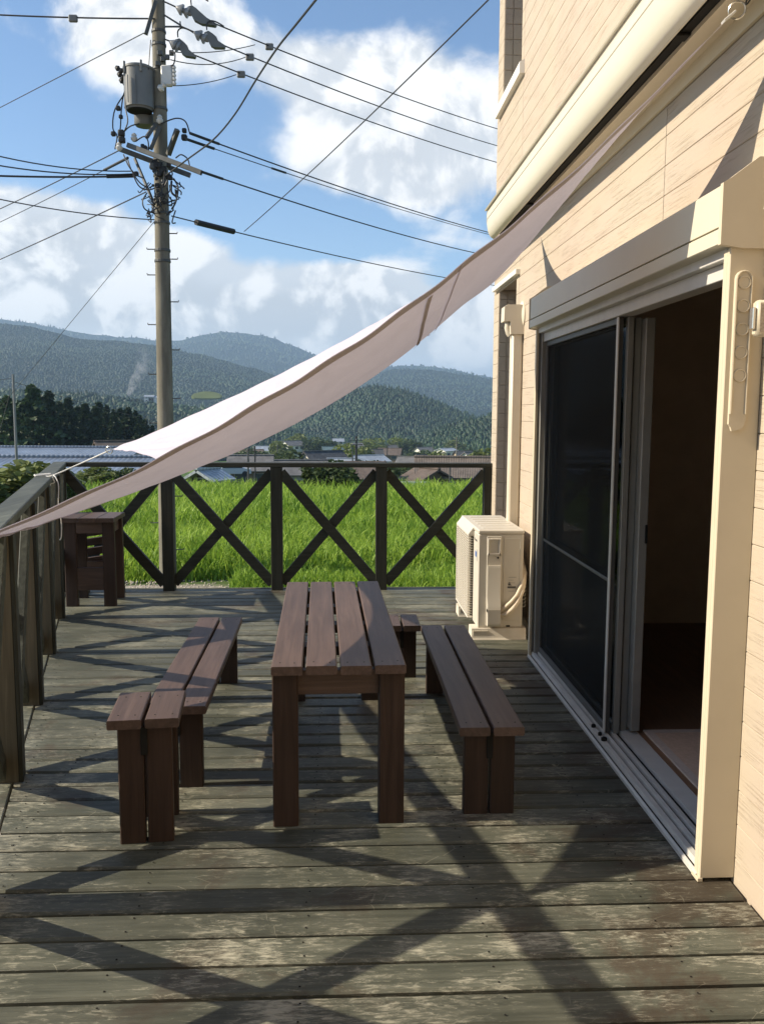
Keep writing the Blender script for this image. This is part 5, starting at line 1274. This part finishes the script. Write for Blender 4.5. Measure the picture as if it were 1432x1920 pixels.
wire('middle of the three upper lines running right from the grey covers', (419, 85, 14.85), (1010, 294, 28), .014, .14, clamp=[.045])
wire('lowest of the three upper lines running right from the grey covers', (364, 103, 14.85), (1010, 325, 28), .014, .14, clamp=[.075])
wire('short tap line from the pole to the highest upper line clamp', (318, 97, 14.7), (478, 84, 16.4), .010, .06, 10)
wire('short tap line from the pole to the middle upper line clamp', (320, 112, 14.7), (464, 106, 15.9), .010, .10, 10)
wire('short tap line from the pole to the lowest upper line clamp', (314, 161, 14.7), (443, 140, 16.2), .010, .05, 10)
wire('upper low voltage line running right from the crossarm with black sleeve', (357, 250, 14.5), (1010, 458, 30), .015, .15, sleeves=((.0, .040, .024),))
wire('lower low voltage line running right, thin with a black sleeve', (350, 261, 14.5), (1010, 462, 30), .010, .12, sleeves=((.0, .038, .024), (.13, .155, .020)))
wire('lowest low voltage line running right from the end of the crossarm', (378, 322, 14.2), (1010, 496, 30), .015, .18, sleeves=((.0, .03, .022),))
wire('communication cable running right with a black joint box near the pole', (322, 405, 14.7), (1010, 545, 30), .013, .16, sleeves=((.033, .088, .050),), name='cable')
wire('thin service line climbing to the right above the communication cable', (458, 434, 16.2), (960, -45, 7.5), .009, .05, name='service_line')
svc = smooth(J((306, 333, 14.6), (350, 300, 14.0), (400, 262, 13.2), (440, 215, 12.3), (480, 150, 11), (520, 90, 10), (560, 40, 9.2), (640, -60, 8)), 6)
o = MB().tube(svc, .012, 6).build('service_line', M['wire']); tag(o, 'curved dark service cable rising from the crossarms to the top of the picture', 'wire', 'overhead lines at the utility pole')
wire('top left line with a small silver clamp, running to the left edge', (290, 35, 14.7), (-260, 10, 15.5), .016, .05, clamp=[.27])
wire('upper left line sloping down to the left edge below the clamp line', (270, 62, 14.7), (-200, 306, 26), .010, .0)
wire('left line at mid height, upper of the three dark ones ending by the crossarm', (246, 321, 14.7), (-220, 224, 12.5), .012, .18)
wire('left line at mid height, middle of the three dark ones ending by the crossarm', (250, 326, 14.7), (-220, 258, 12.5), .013, .16)
wire('left line at mid height, thick lowest of the three dark ones', (252, 330, 14.7), (-220, 318, 13.5), .020, .05, sleeves=((.0, .12, .026),))
wire('left line falling from the crossarm end, upper one', (222, 283, 14.9), (-220, 484, 30), .012, .1)
wire('left line falling from the crossarm end, lower one with a black sleeve', (240, 296, 14.8), (-220, 512, 30), .009, .1, sleeves=((.0, .05, .022),))
wire('left line falling from below the crossarms over the bright cloud', (274, 360, 14.7), (-220, 575, 34), .013, .1)
wire('left communication cable rising gently to the left below the crossarms', (290, 412, 14.7), (-220, 318, 12.5), .011, .12, name='cable')
wire('thin stay wire slanting down to the left from the pole', (290, 415, 14.7), (-20, 790, 26), .007, .0, name='stay_wire')
wire('wire from the thin left post sagging right in front of the cedars', (27, 716, 24), (330, 790, 70), .010, .25, name='power_line')
wire('wire from the thin left post leaving to the left edge', (24, 709, 24), (-120, 718, 24), .008, .05)
wire('stay wire of the thin left post slanting down to the left edge', (24, 720, 24), (-14, 860, 23), .006, .0, name='stay_wire')

# ================================================================== smoke over the forest
sp_ = slope_point(241, 738, Vm, mm); ds = sp_.y-30
spts = [at(240, 742, ds), at(247, 728, ds), at(254, 712, ds), at(266, 696, ds), at(270, 672, ds), at(266, 648, ds)]
sr = [FP*ds/1630 for FP in (4, 7, 10, 13, 15, 12)]
sm_o = MB().tube(smooth(spts, 4), list(np.interp(np.linspace(0, 1, 21), np.linspace(0, 1, 6), sr)), 12).build('smoke', None, None, True) if False else None
mb = MB(); mb.tube(smooth(spts, 4), list(np.interp(np.linspace(0, 1, 21), np.linspace(0, 1, 6), sr)), 12)
m, t, out = new_mat('smoke_volume'); tc = t.n('ShaderNodeTexCoord').outputs['Object']
spz = t.n('ShaderNodeSeparateXYZ', None, Vector=tc).outputs[2]
fade = t.ramp(spz, spts[0].z, spts[-1].z, 1.0, .10)
den = t.m('MULTIPLY', t.ramp(t.noise(tc, .07, 4, .6), .40, .62), t.m('MULTIPLY', fade, .055))
pv = t.n('ShaderNodeVolumePrincipled', None, Density=den); pv.inputs['Color'].default_value = (.9, .9, .9, 1)
t.t.links.new(pv.outputs[0], out.inputs['Volume'])
so_ = mb.build('smoke', m); tag(so_, 'thin white smoke plume rising from the forest left of the utility pole', 'smoke', kind='stuff')
# pale buildings beside the clearing
for k, (px, py, w) in enumerate(((281, 745, 8), (292, 747, 10))):
    q = slope_point(px, py, Vw, mw_); yy = q.y-6
    z0 = at(px, py, yy).z; e = empty('house', (at(px, py, yy).x, yy, z0-4)); tag(e, ('left' if k == 0 else 'right')+' one of two tiny white buildings on the wooded slope left of the pole', 'house', 'houses of the village')
    gable(e, w, 6, 4.5, 1.2, WM['white'], RM['pale'], .4, .2, -16); windows(e, w, 6, 4.5, 2, 2, False)

# ================================================================== air: one closed box of thin haze
m, t, out = new_mat('haze_air')
pv = t.n('ShaderNodeVolumePrincipled', None, Density=1.75e-4, Anisotropy=.1); pv.inputs['Color'].default_value = (.52, .74, 1.0, 1)
t.t.links.new(pv.outputs[0], out.inputs['Volume'])
hz = MB().box(-14000, 14000, -320, 9500, -46, 470).build('haze', m); tag(hz, 'thin blue haze over the valley', 'haze', kind='stuff')
